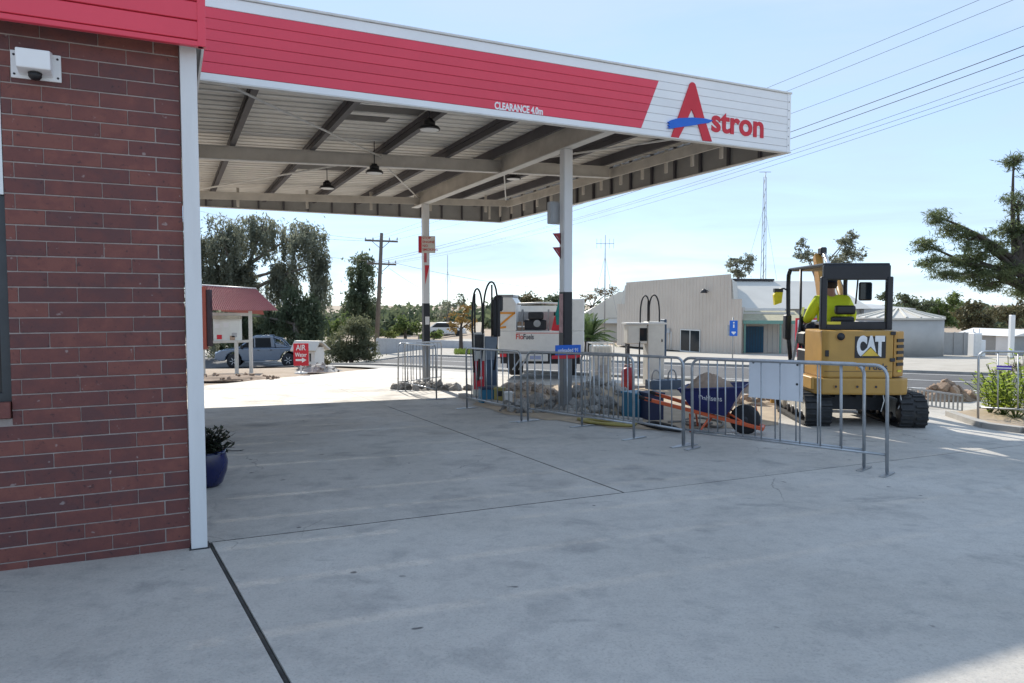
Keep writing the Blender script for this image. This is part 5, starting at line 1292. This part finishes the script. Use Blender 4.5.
# ---- ute
U0 = P(263, 360, 43); zg2 = gz(U0.x, U0.y)
ute = thing('parked_ute', 'blue grey dual-cab ute parked behind the notice shelter', 'ute', (U0.x, U0.y, zg2), R(180+14)); ute.scale = (1, 1, 1.1)
pm('ute_paint', (.20, .24, .30), .25, metal=.5, var=.06)
def arch(cx_, r, z=.42, n=8): return [(cx_+r*math.cos(R(180-180*k/n)), z+r*math.sin(R(180-180*k/n))) for k in range(n+1)]
lower = [(-2.6, .55), (-2.62, 1.02)]+[(-1.1, 1.05), (1.35, 1.05), (2.2, .98), (2.55, .8), (2.6, .5), (2.35, .4)]+list(reversed(arch(1.55, .46)))+[(.9, .38), (-.9, .38)]+list(reversed(arch(-1.5, .46)))+[(-2.3, .42)]
MB().prism(lower, -.9, .9).build('body', 'ute_paint', ute, .04, 2)
MB().prism([(-.78, 1.05), (1.38, 1.05), (.62, 1.6), (.45, 1.7), (-.55, 1.74), (-.66, 1.7)], -.78, .78).build('cabin', 'ute_paint', ute, .06, 2)
MB().prism([(-2.55, 1.03), (-.8, 1.06), (-.75, 1.32), (-1.5, 1.1), (-2.55, 1.1)], -.8, .8).build('tray_cover', 'ute_paint', ute, .03)
MB().tube([(-1.5, -.7, 1.1), (-1.1, -.68, 1.5), (-.7, -.66, 1.6), (-.7, .66, 1.6), (-1.1, .68, 1.5), (-1.5, .7, 1.1)], .04, 8).build('sports_bar', 'ute_paint', ute)
for s in (-1, 1):
    for q in ([(.42, 1.1), (1.18, 1.1), (.66, 1.5), (.42, 1.58)], [(-.55, 1.1), (.34, 1.1), (.34, 1.6), (-.5, 1.6)]): MB().prism(q, s*.785, s*.79).build('side_window', pm('tinted_glass', (.012, .016, .02), .35, spec=.2), ute)
    MB().bar((-.9, s*.95, .34), (.9, s*.95, .34), .14, .05).build('side_step', 'galv_dull', ute)
    MB().box(1.0, 1.15, s*.9 if s > 0 else -1.08, s*1.08 if s > 0 else -.9, 1.05, 1.24).build('mirror', 'black_plastic', ute, .03)
    MB().box(2.4, 2.58, s*.6-.16, s*.6+.16, .72, .88).build('headlight', 'lens_white', ute, .03); MB().box(-2.66, -2.6, s*.78-.08, s*.78+.08, .7, 1.0).build('tail_light', 'red_flat', ute)
    for x in (0.2, -.5): MB().box(x-.1, x+.02, min(s*.905, s*.925), max(s*.905, s*.925), .93, .97).build('door_handle', 'dark_metal', ute)
    for x in (1.55, -1.5):
        wh = MB(); wh.lathe([(.2, -.13), (.36, -.13), (.385, -.08), (.385, .08), (.36, .13), (.2, .13)], 24, (x, s*.8, .385), 'y'); wh = wh.build('wheel', 'black_rubber', ute)
        MB().lathe([(.0, -.12), (.05, -.125), (.22, -.1), (.235, -.135), (.235, .135), (.22, .1), (.05, .125), (0, .12)], 20, (x, s*.8, .385), 'y').build('rim', 'galvanised', wh)
        for k in range(6):
            an = 6.283*k/6; MB().bar((x+.05*math.cos(an), s*.93, .385+.05*math.sin(an)), (x+.2*math.cos(an), s*.925, .385+.2*math.sin(an)), .03, .055, (0, 1, 0)).build('spoke', 'flange_white', wh)
MB().prism([(.72, 1.62), (1.36, 1.12), (1.40, 1.10), (.7, 1.60)], -.68, .68).build('windscreen', 'dark_glass', ute)
# ---- red air sign and little white hut
p = G(301, 373.5); t = thing('air_sign', 'small red sign with white arrow standing on the forecourt edge', 'sign', p, R(4))
tt = p.y; k_ = tt/717
MB().box(-.22, .24, -.02, .02, .24, .94).build('panel', 'red_flat', t, .01)
text('lettering', 'AIR', .24, 'text_white', t, TF(.01, -.024, .80), .002, .004, fit=.3); text('lettering', 'Water', .18, 'text_white', t, TF(.01, -.024, .58), .002, .003, fit=.36)
MB().prism([(-.15, .39), (.04, .39), (.04, .34), (.18, .42), (.04, .5), (.04, .45), (-.15, .45)], -.026, -.0205).build('arrow', 'text_white', t)
MB().tube([(0, 0, .03), (0, 0, .25)], .03, 8).build('stem', 'flange_white', t); MB().lathe([(.2, 0), (.2, .03), (.05, .06)], 14).build('foot', 'flange_white', t)
p = gp(P(309, 360, 27).x, 27); hut = thing('white_hut', 'little white hut with pitched roof behind the red sign', 'hut', p, R(-14))
MB().box(-.38, .36, -.2, .5, 0, .72).build('wall', 'truck_white', hut); hz_ = P(309, 340.5, 27.2).z-p.z
rf = MB(); rf.prism([(-.4, .62), (-.1, hz_), (.1, hz_), (.75, .62), (.7, .58), (.08, hz_-.06), (-.08, hz_-.06), (-.36, .58)], -.55, .5, 'x'); rf.build('roof', 'roof_pale', hut)
MB().box(.02, .09, -.215, -.2, .2, .5).build('slot', 'dark_metal', hut); MB().box(.14, .2, -.215, -.2, .2, .5).build('slot', 'dark_metal', hut)
for x in (-.3, .3): MB().box(x-.04, x+.04, -.5, -.2, .0, .06).build('foot', 'kerb_concrete', hut)
pile('gravel_mound', 'low grey gravel mound beside the little white hut', 318, 371, .75, .5, .3, 30, 'rubble_grey', 'rubble_grey', 72, .04, .1)
# ---- service truck, seen from behind
TT = 19.5; p = P(533, 380, TT); z0 = gz(p.x, p.y); trk = thing('service_truck', 'white service truck with open tool bay seen from behind the pump', 'truck', (p.x, p.y, z0), R(-4))
def X_(px): return P(px, 340, TT).x-p.x
def Z_(py): return P(533, py, TT).z-z0
MB().box(X_(498), X_(584), 0, 2.4, Z_(352), Z_(331)).build('tail_panel', 'truck_white', trk, .02)
MB().box(X_(498), X_(584), -.03, 2.4, Z_(353.5), Z_(352.2)).build('tail_trim', 'galv_dull', trk)
lc = MB().prism([(X_(498), Z_(331)), (X_(516), Z_(331)), (X_(516), Z_(303)), (X_(512), Z_(297)), (X_(498), Z_(297))], 0, 2.4).build('left_cabinet', 'truck_white', trk, .015)
MB().box(X_(497.5), X_(513), -.03, 2.4, Z_(296.8), Z_(294.5)).build('left_cap', 'galv_dull', trk)
for a, b in (((499, 313), (515, 313)), ((499, 326), (515, 312.5)), ((499, 328), (506, 327))): MB().bar((X_(a[0]), -.012, Z_(a[1])), (X_(b[0]), -.012, Z_(b[1])), .012, .05, (0, 0, 1)).build('orange_stripe', 'orange_tape', lc)
MB().box(X_(566), X_(584), 0, 2.4, Z_(331), Z_(299)).build('right_cabinet', 'truck_white', trk, .02)
MB().box(X_(516), X_(566), 2.2, 2.4, Z_(331), Z_(306)).build('headboard', 'truck_white', trk)
MB().box(X_(516), X_(566), 1.0, 1.05, Z_(331), Z_(312)).build('shelf_back', 'grey_plastic', trk)
MB().tube([(X_(516), .6, Z_(304)), (X_(540), .6, Z_(303)), (X_(566), .6, Z_(304))], .03, 6).build('top_rail', 'flange_white', trk)
# cargo on the truck
gen = thing('generator', 'black engine generator carried in the service truck bay', 'generator', Vector((p.x, p.y, z0))+Matrix.Rotation(R(-4), 3, 'Z') @ Vector((X_(535), .4, Z_(331))), R(-4))
MB().box(-.32, .3, -.2, .2, .02, .3).build('engine', 'black_paint', gen, .04, 2); MB().box(-.2, .22, -.16, .16, .3, .52).build('fuel_tank', 'dark_metal', gen, .05, 2)
for x in (-.36, .36): MB().tube([(x, -.22, 0), (x, -.22, .58), (x, .22, .58), (x, .22, 0)], .018, 6).build('frame', 'galv_dull', gen)
MB().lathe([(.1, -.02), (.1, .02)], 14, (.05, -.22, .2), 'y').build('recoil_cover', 'galv_dull', gen)
can_ = thing('jerry_can', 'red jerry can leaning in the service truck bay', 'jerry can', Vector((p.x, p.y, z0))+Matrix.Rotation(R(-4), 3, 'Z') @ Vector((X_(556), .3, Z_(331)-.01)), R(-4))
MB().prism([(-.14, 0), (.1, 0), (.2, .3), (.14, .42), (0, .46), (-.05, .4)], -.1, .1).build('body', 'red_flat', can_, .03, 2); MB().tube([(0, 0, .46), (.07, 0, .52), (.14, 0, .42)], .015, 6).build('handle', 'red_flat', can_); MB().lathe([(.03, .4), (.03, .5)], 8, (-.04, 0, .02)).build('spout_cap', 'black_plastic', can_)
bxo = thing('tool_box', 'small brown carton in the service truck bay beside the generator', 'box', Vector((p.x, p.y, z0))+Matrix.Rotation(R(-4), 3, 'Z') @ Vector((X_(520.5), .3, Z_(331)-.005)), R(-4)); MB().box(-.1, .1, -.12, .12, 0, .25).build('body', 'rubble_brown', bxo, .01); MB().box(-.1, .1, -.125, -.12, .1, .14).build('tape', 'text_white', bxo)
rag = thing('teal_cloth', 'teal cloth hanging on the truck beside the front column', 'cloth', Vector((p.x, p.y, z0))+Matrix.Rotation(R(-4), 3, 'Z') @ Vector((X_(558.5), -.06, Z_(325))), R(-4))
MB().prism([(-.06, 0), (.06, .02), (.09, .3), (.05, .6), (0, .72), (-.03, .55), (-.09, .3)], -.03, .02).build('fold', pm('teal_rag', (.01, .22, .20), .8), rag, .01)
text('lettering', 'Flo', .2, 'text_red', trk, TF(X_(519.5), -.004, Z_(337)), .002, .003, fit=.2); text('lettering', 'Fuels', .2, 'text_dark', trk, TF(X_(528.5), -.004, Z_(337)), .002, .003, fit=.28)
MB().box(X_(516), X_(566), -.004, -.001, Z_(333.4), Z_(332.8)).build('red_line', 'text_red', trk)
MB().box(X_(520), X_(548), -.1, 0, Z_(361), Z_(354)).build('rear_bar', 'truck_white', trk, .01); pl_ = MB().box(X_(530), X_(541), -.106, -.1, Z_(359), Z_(355.5)).build('number_plate', pm('plate_blue', (.35, .4, .6), .5), trk)
MB().box(X_(500), X_(580), .1, 2.3, Z_(364), Z_(353.6)).build('chassis', 'black_paint', trk)
for x in (X_(513), X_(569)):
    wh = MB(); wh.lathe([(.18, -.2), (.36, -.2), (.4, -.14), (.4, .14), (.36, .2), (.18, .2)], 20, (x, 1.2, .4), 'x'); wh.build('wheel', 'black_rubber', trk)
    MB().box(x-.22, x+.22, .62, .64, .25, .62).build('mud_flap', 'black_plastic', trk)
for x in (X_(503), X_(577)): MB().box(x-.09, x+.09, -.03, .0, Z_(357), Z_(353.8)).build('tail_light', 'red_flat', trk)
# open cab beyond the tray
MB().box(X_(505), X_(577), 2.5, 4.2, .5, Z_(318)).build('cab', 'truck_white', trk, .08, 2); MB().box(X_(512), X_(570), 2.49, 2.498, Z_(330), Z_(320)).build('rear_window', 'dark_glass', trk)
for s in (0, 1): MB().tube([(X_(514+s*6), -.5, Z_(368)), (X_(522+s*6), -.02, Z_(356))], .02, 6).build('ramp_rail', 'galvanised', trk)

# ================================================================== vegetation
def leaves(name, pts, size, mat, parent, asp=.5, flat=.0, rs=1):
    r = np.random.default_rng(rs); n = len(pts); pts = np.asarray(pts, dtype=np.float64)
    a = r.normal(size=(n, 3)); a[:, 2] -= flat; a /= np.linalg.norm(a, axis=1)[:, None]
    b = np.cross(a, r.normal(size=(n, 3))); b /= np.linalg.norm(b, axis=1)[:, None]+1e-9
    s = (size*r.uniform(.6, 1.35, n))[:, None]; u = a*s; v = b*s*asp
    V_ = np.stack([pts-u, pts+v*.9, pts+u, pts-v*.9], 1).reshape(-1, 3)
    me = bpy.data.meshes.new(name); me.vertices.add(4*n); me.vertices.foreach_set('co', V_.ravel())
    me.loops.add(4*n); me.loops.foreach_set('vertex_index', np.arange(4*n, dtype=np.int32)); me.polygons.add(n)
    me.polygons.foreach_set('loop_start', np.arange(0, 4*n, 4, dtype=np.int32)); me.polygons.foreach_set('loop_total', np.full(n, 4, dtype=np.int32))
    me.update(calc_edges=True); me.validate(); return link(name, me, mat, parent)
def clump_pts(clumps, density, r):
    out = []
    for (x, y, z, rx, rz) in clumps:
        n = int(density*math.pi*rx*(rx+rz)/2)+3
        d = r.normal(size=(n, 3)); d /= np.linalg.norm(d, axis=1)[:, None]; f = np.where(r.random(n) < .8, r.random(n)**.55, r.random(n)*1.45)
        # ragged surface: radius varies with direction
        w_ = .78+.3*np.sin(d[:, 0]*5+x*3)*np.sin(d[:, 2]*6+z*2)+.12*r.normal(size=n)
        p_ = d*(f*w_)[:, None]*np.array([rx, rx, rz]); out.append(p_+np.array([x, y, z]))
    return np.concatenate(out)
def limb(mb, a, b, r0, r1, bend, rd):
    a = Vector(a); b = Vector(b); m = a.lerp(b, .5)+Vector((rd.uniform(-bend, bend), rd.uniform(-bend, bend), rd.uniform(0, bend)))
    pts = []
    for k in range(7):
        t = k/6; pts.append((a*(1-t)**2+m*2*t*(1-t)+b*t*t))
    mb.tube(pts, [r0+(r1-r0)*k/6 for k in range(7)], 7)
def tree(name, label, base, H, crown, leafm, size, dens, trunkr, bark, seed, ntrunk=1, asp=.5, strands=0, group=None, cat='tree', trunk_to=None, sub=5):
    """crown: main masses (dx,dy,z,rx,rz); each is broken up into sub-clumps"""
    rd = random.Random(seed); r = np.random.default_rng(seed); base = Vector(base)
    t = thing(name, label, cat, base, 0, group); cl_ = []
    for (x, y, z, rx, rz) in crown:
        for k in range(sub*3):
            d = Vector((rd.gauss(0, 1), rd.gauss(0, 1), rd.gauss(0, 1))).normalized()*rd.uniform(.35, 1.0)
            q = rd.uniform(.3, .68); cl_.append((x+d.x*rx*.85, y+d.y*rx*.85, z+d.z*rz*.85, rx*q, max(rz, rx*.6)*q*rd.uniform(.6, .95)))
    size *= .62; pts = clump_pts(cl_, dens*.62/(2*size*size*asp), r)
    if strands:
        ex_ = []
        for k in range(strands):
            c_ = cl_[rd.randrange(len(cl_))]; a = rd.uniform(0, 6.28); q = rd.uniform(.3, 1.1); x, y, z = c_[0]+math.cos(a)*c_[3]*q, c_[1]+math.sin(a)*c_[3]*q, c_[2]; L_ = rd.uniform(.8, 2.6)
            m_ = int(L_*26); zz = z-np.linspace(0, L_, m_); ex_.append(np.stack([x+r.normal(0, .1, m_), y+r.normal(0, .1, m_), zz], 1))
        pts = np.concatenate([pts]+ex_)
    o = leaves('crown', pts, size, leafm, t, asp, .3 if not strands else 1.2, seed); o['kind'] = 'stuff'
    mb = MB()
    tops = sorted(crown, key=lambda c: -c[4]*c[3])[:max(3, len(crown))]
    top_ = Vector(trunk_to) if trunk_to else Vector((crown[0][0]*.5, crown[0][1]*.5, crown[0][2]*.75)); limb(mb, (0, 0, -.2), top_, trunkr, trunkr*.6, .25, rd)
    for (x, y, z, rx, rz) in tops: limb(mb, top_.lerp(Vector((0, 0, 0)), rd.uniform(0, .35)), (x, y, z+rz*.2), trunkr*.36, trunkr*.08, .4, rd)
    for c_ in cl_[::2]:
        n0 = min(tops, key=lambda q: (q[0]-c_[0])**2+(q[1]-c_[1])**2+(q[2]-c_[2])**2); limb(mb, (n0[0], n0[1], n0[2]-n0[4]*.2), c_[:3], trunkr*.1, trunkr*.03, .3, rd)
    mb.build('trunk', bark, t); return t
bark = pm('bark_grey', (.19, .16, .135), .9, var=.3, scale=3, stretch=(4, 4, .6), bump=.5)
bark_d = pm('bark_dark', (.07, .055, .045), .9, var=.3, scale=3)
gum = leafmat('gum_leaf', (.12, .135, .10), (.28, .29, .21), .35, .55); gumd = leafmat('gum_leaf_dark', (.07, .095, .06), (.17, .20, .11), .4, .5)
mid = leafmat('mid_green', (.08, .12, .04), (.18, .23, .07), .6, .5); olive = leafmat('olive_leaf', (.085, .08, .04), (.15, .135, .07), .5, .35)
autumn = leafmat('autumn_leaf', (.22, .12, .04), (.34, .23, .07), .8, .4); pine = leafmat('pine_needles', (.085, .115, .055), (.20, .23, .11), .5, .55)
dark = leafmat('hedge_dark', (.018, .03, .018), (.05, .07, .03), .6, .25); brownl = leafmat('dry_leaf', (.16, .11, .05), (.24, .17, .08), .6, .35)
lime = leafmat('lime_leaf', (.30, .42, .05), (.50, .56, .10), 2, .6)
def pixtree(name, label, t, px0, masses, leafm, rpx=None, base_px=None, **k):
    """masses in pixels: (px, py, rx_px, ry_px[, dt])"""
    bx_ = P(base_px or px0, 340, t); b = gp(bx_.x, t, -.1); cr_ = []
    for m in masses:
        tt_ = t+(m[4] if len(m) > 4 else 0); q = P(m[0], m[1], tt_); cr_.append((q.x-b.x, tt_-t, q.z-b.z, m[2]*tt_/717, m[3]*tt_/717))
    return tree(name, label, b, 0, cr_, leafm, crown_seed(k), **{a: v for a, v in k.items() if a != 'size'}) if False else tree(name, label, b, 0, cr_, leafm, k.pop('size'), k.pop('dens'), k.pop('trunkr'), k.pop('bark'), k.pop('seed'), **k)
pixtree('weeping_gum', 'tall weeping gum tree behind the notice shelter', 52, 250, [(222, 235, 26, 24), (262, 228, 26, 20), (300, 238, 26, 22), (318, 270, 13, 30), (212, 275, 22, 26), (246, 268, 22, 26), (285, 275, 18, 22), (205, 315, 20, 20), (190, 245, 25, 30), (160, 270, 25, 40)], gum,
        size=.26, dens=.5, trunkr=.5, bark=bark, seed=1, asp=.32, strands=700, sub=5)
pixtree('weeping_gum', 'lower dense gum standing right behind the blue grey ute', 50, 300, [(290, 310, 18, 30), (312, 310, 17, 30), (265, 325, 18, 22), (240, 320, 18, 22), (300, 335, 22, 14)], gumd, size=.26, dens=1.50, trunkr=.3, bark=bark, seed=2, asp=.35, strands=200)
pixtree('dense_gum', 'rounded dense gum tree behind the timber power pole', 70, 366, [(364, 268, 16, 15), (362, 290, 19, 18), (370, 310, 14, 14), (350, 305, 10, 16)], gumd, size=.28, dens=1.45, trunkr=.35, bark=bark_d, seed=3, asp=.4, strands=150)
pixtree('round_bush', 'big round grey green bush right of the little white hut', 34, 350, [(350, 338, 24, 22), (338, 350, 16, 13), (366, 350, 14, 13), (354, 325, 17, 11), (350, 356, 25, 9)], leafmat('bush_leaf', (.10, .115, .065), (.21, .215, .12), .8, .45), size=.11, dens=1.60, trunkr=.12, bark=bark_d, seed=4, asp=.35, cat='bush', trunk_to=(0, 0, .6))
pixtree('green_tree', 'bright bushy tree between the round bush and the power pole', 60, 330, [(328, 330, 14, 18), (342, 322, 10, 10)], mid, size=.25, dens=1.40, trunkr=.2, bark=bark_d, seed=5)
pixtree('green_tree', 'small dark stemmed green tree left of the rear column', 72, 405, [(404, 324, 12, 9), (396, 330, 8, 7), (414, 328, 8, 8)], mid, size=.26, dens=1.45, trunkr=.2, bark=bark_d, seed=6)
pixtree('green_shrub', 'low bright shrub below the power pole', 66, 390, [(390, 334, 10, 7), (376, 333, 8, 7)], leafmat('yellow_green', (.12, .14, .04), (.20, .22, .07), .7, .4), size=.22, dens=1.40, trunkr=.1, bark=bark_d, seed=7, cat='shrub')
pixtree('green_shrub', 'low green shrub right of the rear column', 66, 432, [(436, 334, 9, 7), (425, 335, 6, 6)], mid, size=.22, dens=1.40, trunkr=.1, bark=bark_d, seed=8, cat='shrub')
pixtree('autumn_tree', 'small bare-branched autumn tree with orange leaves across the road', 48, 461, [(461, 318, 12, 11), (452, 327, 9, 8), (470, 325, 8, 9), (466, 309, 8, 6)], autumn, size=.16, dens=0.55, trunkr=.16, bark=bark_d, seed=9, asp=.6)
pixtree('thin_gum', 'thin leaved gum rising behind the autumn tree', 80, 448, [(448, 308, 11, 10), (462, 301, 8, 7), (440, 316, 8, 7)], gum, size=.3, dens=0.55, trunkr=.22, bark=bark, seed=10)
pixtree('round_gum', 'round olive tree behind the service truck', 75, 526, [(526, 302, 15, 11), (516, 306, 9, 9), (538, 306, 9, 9)], olive, size=.26, dens=1.50, trunkr=.3, bark=bark_d, seed=11)
pixtree('round_gum', 'dark tree top right of the olive tree above the truck', 80, 552, [(552, 300, 12, 7), (546, 310, 14, 8), (562, 308, 12, 9)], gumd, size=.26, dens=1.45, trunkr=.25, bark=bark_d, seed=12)
pixtree('bare_tree', 'brown leafless looking tree above the solar roof', 90, 595, [(586, 298, 10, 8), (600, 293, 12, 8), (612, 292, 9, 7), (577, 304, 7, 7)], brownl, size=.22, dens=0.40, trunkr=.25, bark=bark_d, seed=13)
pixtree('gum_tree', 'gum tree top showing above the shed beside the lattice mast', 78, 740, [(735, 264, 11, 9), (748, 260, 9, 9), (741, 272, 13, 8)], gum, size=.3, dens=1.25, trunkr=.3, bark=bark, seed=14, asp=.35)
pixtree('gum_tree', 'gum tree in two clumps behind the excavator boom', 70, 828, [(801, 245, 8, 8), (806, 256, 12, 7), (845, 246, 13, 12), (858, 255, 10, 8), (838, 260, 13, 8), (850, 238, 9, 7)], gum, size=.28, dens=1.15, trunkr=.3, bark=bark, seed=15, asp=.35)
pixtree('gum_tree', 'small distant tree top right of the excavator canopy', 95, 886, [(886, 294, 6, 4), (880, 298, 6, 4)], gumd, size=.28, dens=1.45, trunkr=.2, bark=bark_d, seed=16)
for k, (lab, px, masses, lm) in enumerate((('dark green tree behind the water tank', 912, [(905, 302, 14, 9), (920, 306, 14, 10)], gumd), ('bright green tree left of the tall pine', 940, [(938, 308, 13, 11), (952, 304, 12, 12), (944, 320, 14, 10)], mid),
                              ('dry olive tree beneath the tall pine', 972, [(968, 312, 16, 16), (988, 318, 14, 13), (975, 325, 18, 8)], olive), ('brown green tree at the right edge beneath the pine', 1010, [(1008, 315, 18, 14), (1030, 310, 16, 18)], olive))):
    pixtree('background_tree', lab, 58+3*k, px, masses, lm, size=.24, dens=1.50, trunkr=.25, bark=bark_d, seed=20+k, group='trees behind the tank and stores')
pixtree('tall_pine', 'large spreading pine reaching in from the right edge', 26, 1085, [(935, 218, 18, 10), (952, 228, 18, 12), (970, 238, 20, 12), (925, 246, 18, 10), (932, 262, 20, 10), (960, 258, 24, 13), (985, 250, 24, 15), (1000, 272, 28, 14), (1018, 205, 18, 20), (1014, 162, 15, 13), (1008, 230, 18, 14), (975, 275, 22, 12), (945, 276, 18, 7), (1040, 180, 22, 25), (1015, 235, 18, 16), (1040, 240, 30, 25), (1080, 200, 35, 40), (1100, 260, 35, 30), (990, 285, 20, 8), (1030, 290, 25, 12)], pine,
        size=.14, dens=1.05, trunkr=.3, bark=bark_d, seed=30, asp=.16, sub=5)
# shrubs and hedges
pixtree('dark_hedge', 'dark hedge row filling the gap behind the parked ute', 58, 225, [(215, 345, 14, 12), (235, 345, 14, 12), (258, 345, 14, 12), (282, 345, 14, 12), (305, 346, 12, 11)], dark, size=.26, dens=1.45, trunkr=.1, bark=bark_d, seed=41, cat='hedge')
pixtree('dry_shrub', 'dry leafless shrub behind the leaning barrier', 15.5, 1000, [(1002, 372, 12, 7), (1018, 368, 10, 8)], leafmat('dry_twig', (.14, .11, .08), (.22, .18, .13), 3, .3), size=.06, dens=0.60, trunkr=.03, bark=bark_d, seed=42, asp=.12, cat='shrub', trunk_to=(0, 0, .1))
pixtree('brown_bush', 'small brown leafy heap right of the little white hut', 28, 322, [(320, 360, 7, 7), (326, 364, 5, 5)], olive, size=.1, dens=1.30, trunkr=.04, bark=bark_d, seed=43, cat='bush', trunk_to=(0, 0, .2))
# palm beside the front column
b = gp(P(588, 345, 44).x, 44, -.1); pt_ = thing('palm', 'bushy green palm behind the white cage tank', 'palm', b); rd = random.Random(5); mb = MB(); cz = P(588, 328, 44).z-b.z
for k in range(46):
    a = rd.uniform(0, 6.28); e = rd.uniform(-.1, 1.3); L_ = rd.uniform(1.1, 1.9); pts = []
    for j in range(9):
        f = j/8; pts.append(Vector((math.cos(a)*math.cos(e)*L_*f, math.sin(a)*math.cos(e)*L_*f, cz-.7+math.sin(e)*L_*f-.9*f*f*math.cos(e)+.3*f)))
    for j in range(8):
        d = (pts[j+1]-pts[j]).normalized(); s_ = d.cross(Vector((0, 0, 1))).normalized()
        for q in range(3):
            o_ = pts[j].lerp(pts[j+1], q/3)
            for sg in (-1, 1): mb.quad(o_, o_+d*.06+s_*sg*.04, o_+d*.3+s_*sg*.26-Vector((0, 0, .1)), o_+d*.2+s_*sg*.2-Vector((0, 0, .08)))
o = mb.build('crown', leafmat('palm_leaf', (.07, .12, .04), (.16, .22, .08), 1, .4), pt_); o['kind'] = 'stuff'
MB().tube([(0, 0, -.1), (0, 0, cz-.6)], [.25, .2], 10).build('trunk', bark_d, pt_)
# leafy garden plants behind the leaning barrier
spots = [(990, 414, .5), (1003, 416, .75), (1016, 419, .8), (1034, 420, .8), (1010, 409, .8), (1026, 406, .9), (998, 409, .6), (1050, 414, .9)]
where = ('leftmost', 'second from left', 'front middle', 'front right', 'rear middle', 'rear right', 'rear left', 'outermost right')
for k, (px, py, h) in enumerate(spots):
    g_ = G(min(px, 1023), py); g_.x += max(0, px-1023)*.02; t = thing('garden_plant', 'bright lime green leafy plant under the leaning barrier, '+where[k]+' of the bed', 'plant', gp(g_.x, g_.y), 0, 'lime green plants in the garden bed'); rd = random.Random(90+k); mb = MB(); ms = MB()
    for q in range(16):
        a = rd.uniform(0, 6.28); e = rd.uniform(.6, 1.5); d = Vector((math.cos(a)*math.cos(e), math.sin(a)*math.cos(e), math.sin(e))); L_ = h*rd.uniform(.7, 1.25); ms.tube([(0, 0, -.02), d*L_*.5, d*L_], .006, 5)
        for j in range(10):
            o_ = d*L_*(.25+.75*j/9); b_ = rd.uniform(0, 6.28); v = Vector((math.cos(b_), math.sin(b_), rd.uniform(-.1, .6))).normalized(); s_ = v.cross(Vector((0, 0, 1))).normalized()*.03
            mb.quad(o_, o_+v*.06-s_, o_+v*.13, o_+v*.06+s_)
    o = mb.build('leaves', lime, t); o['kind'] = 'stuff'; ms.build('stems', mid, t)
kb = [G(950, 416), G(985, 428), G(1023, 433)]; kb.append(kb[-1]+Vector((1.5, -.25, 0))); mb = MB()
for a, b in zip(kb[:-1], kb[1:]): mb.bar(a+Vector((0, 0, .03)), b+Vector((0, 0, .03)), .14, .1)
tag(mb.build('garden_kerb', 'kerb_concrete'), 'pale concrete kerb edging the garden bed', 'kerb')
a = poly_sheet('garden_soil', [(952, 413), (985, 426), (1023, 431), (1023, 405), (985, 408)], .008, 'dirt', .03, .03); struct(a, 'brown soil of the garden bed')
# far-off wood closing the horizon
r = np.random.default_rng(17); pts = []
for k in range(640):
    px = r.uniform(-900, 1900); t_ = r.uniform(92, 150); q = P(px, 330, t_); h_ = r.uniform(1.6, 3.6)*(1.25 if r.random() < .25 else .9); n_ = 260
    d = r.normal(size=(n_, 3)); d /= np.linalg.norm(d, axis=1)[:, None]; f_ = r.random(n_)**.4
    pts.append(d*f_[:, None]*np.array([5, 4, h_*.55])+np.array([q.x, t_, gz(q.x, t_)+h_*.38]))
o = leaves('distant_wood', np.concatenate(pts), .5, gumd, None, .7, .2, 18); tag(o, 'far-off band of dark trees along the horizon', 'trees', kind='stuff')
# grass strip across the road
r = np.random.default_rng(3); n = 5000; gx = []
for k in range(n):
    px = r.uniform(455, 500); t_ = r.uniform(40, 46); q = P(px, 348, t_); gx.append((q.x, t_, gz(q.x, t_)+r.uniform(0, .1)))
o = leaves('grass_strip', gx, .14, leafmat('lawn', (.12, .17, .03), (.22, .28, .06), 2, .4), None, .2, -1.5, 4); tag(o, 'short bright grass strip under the autumn tree', 'grass', kind='stuff')
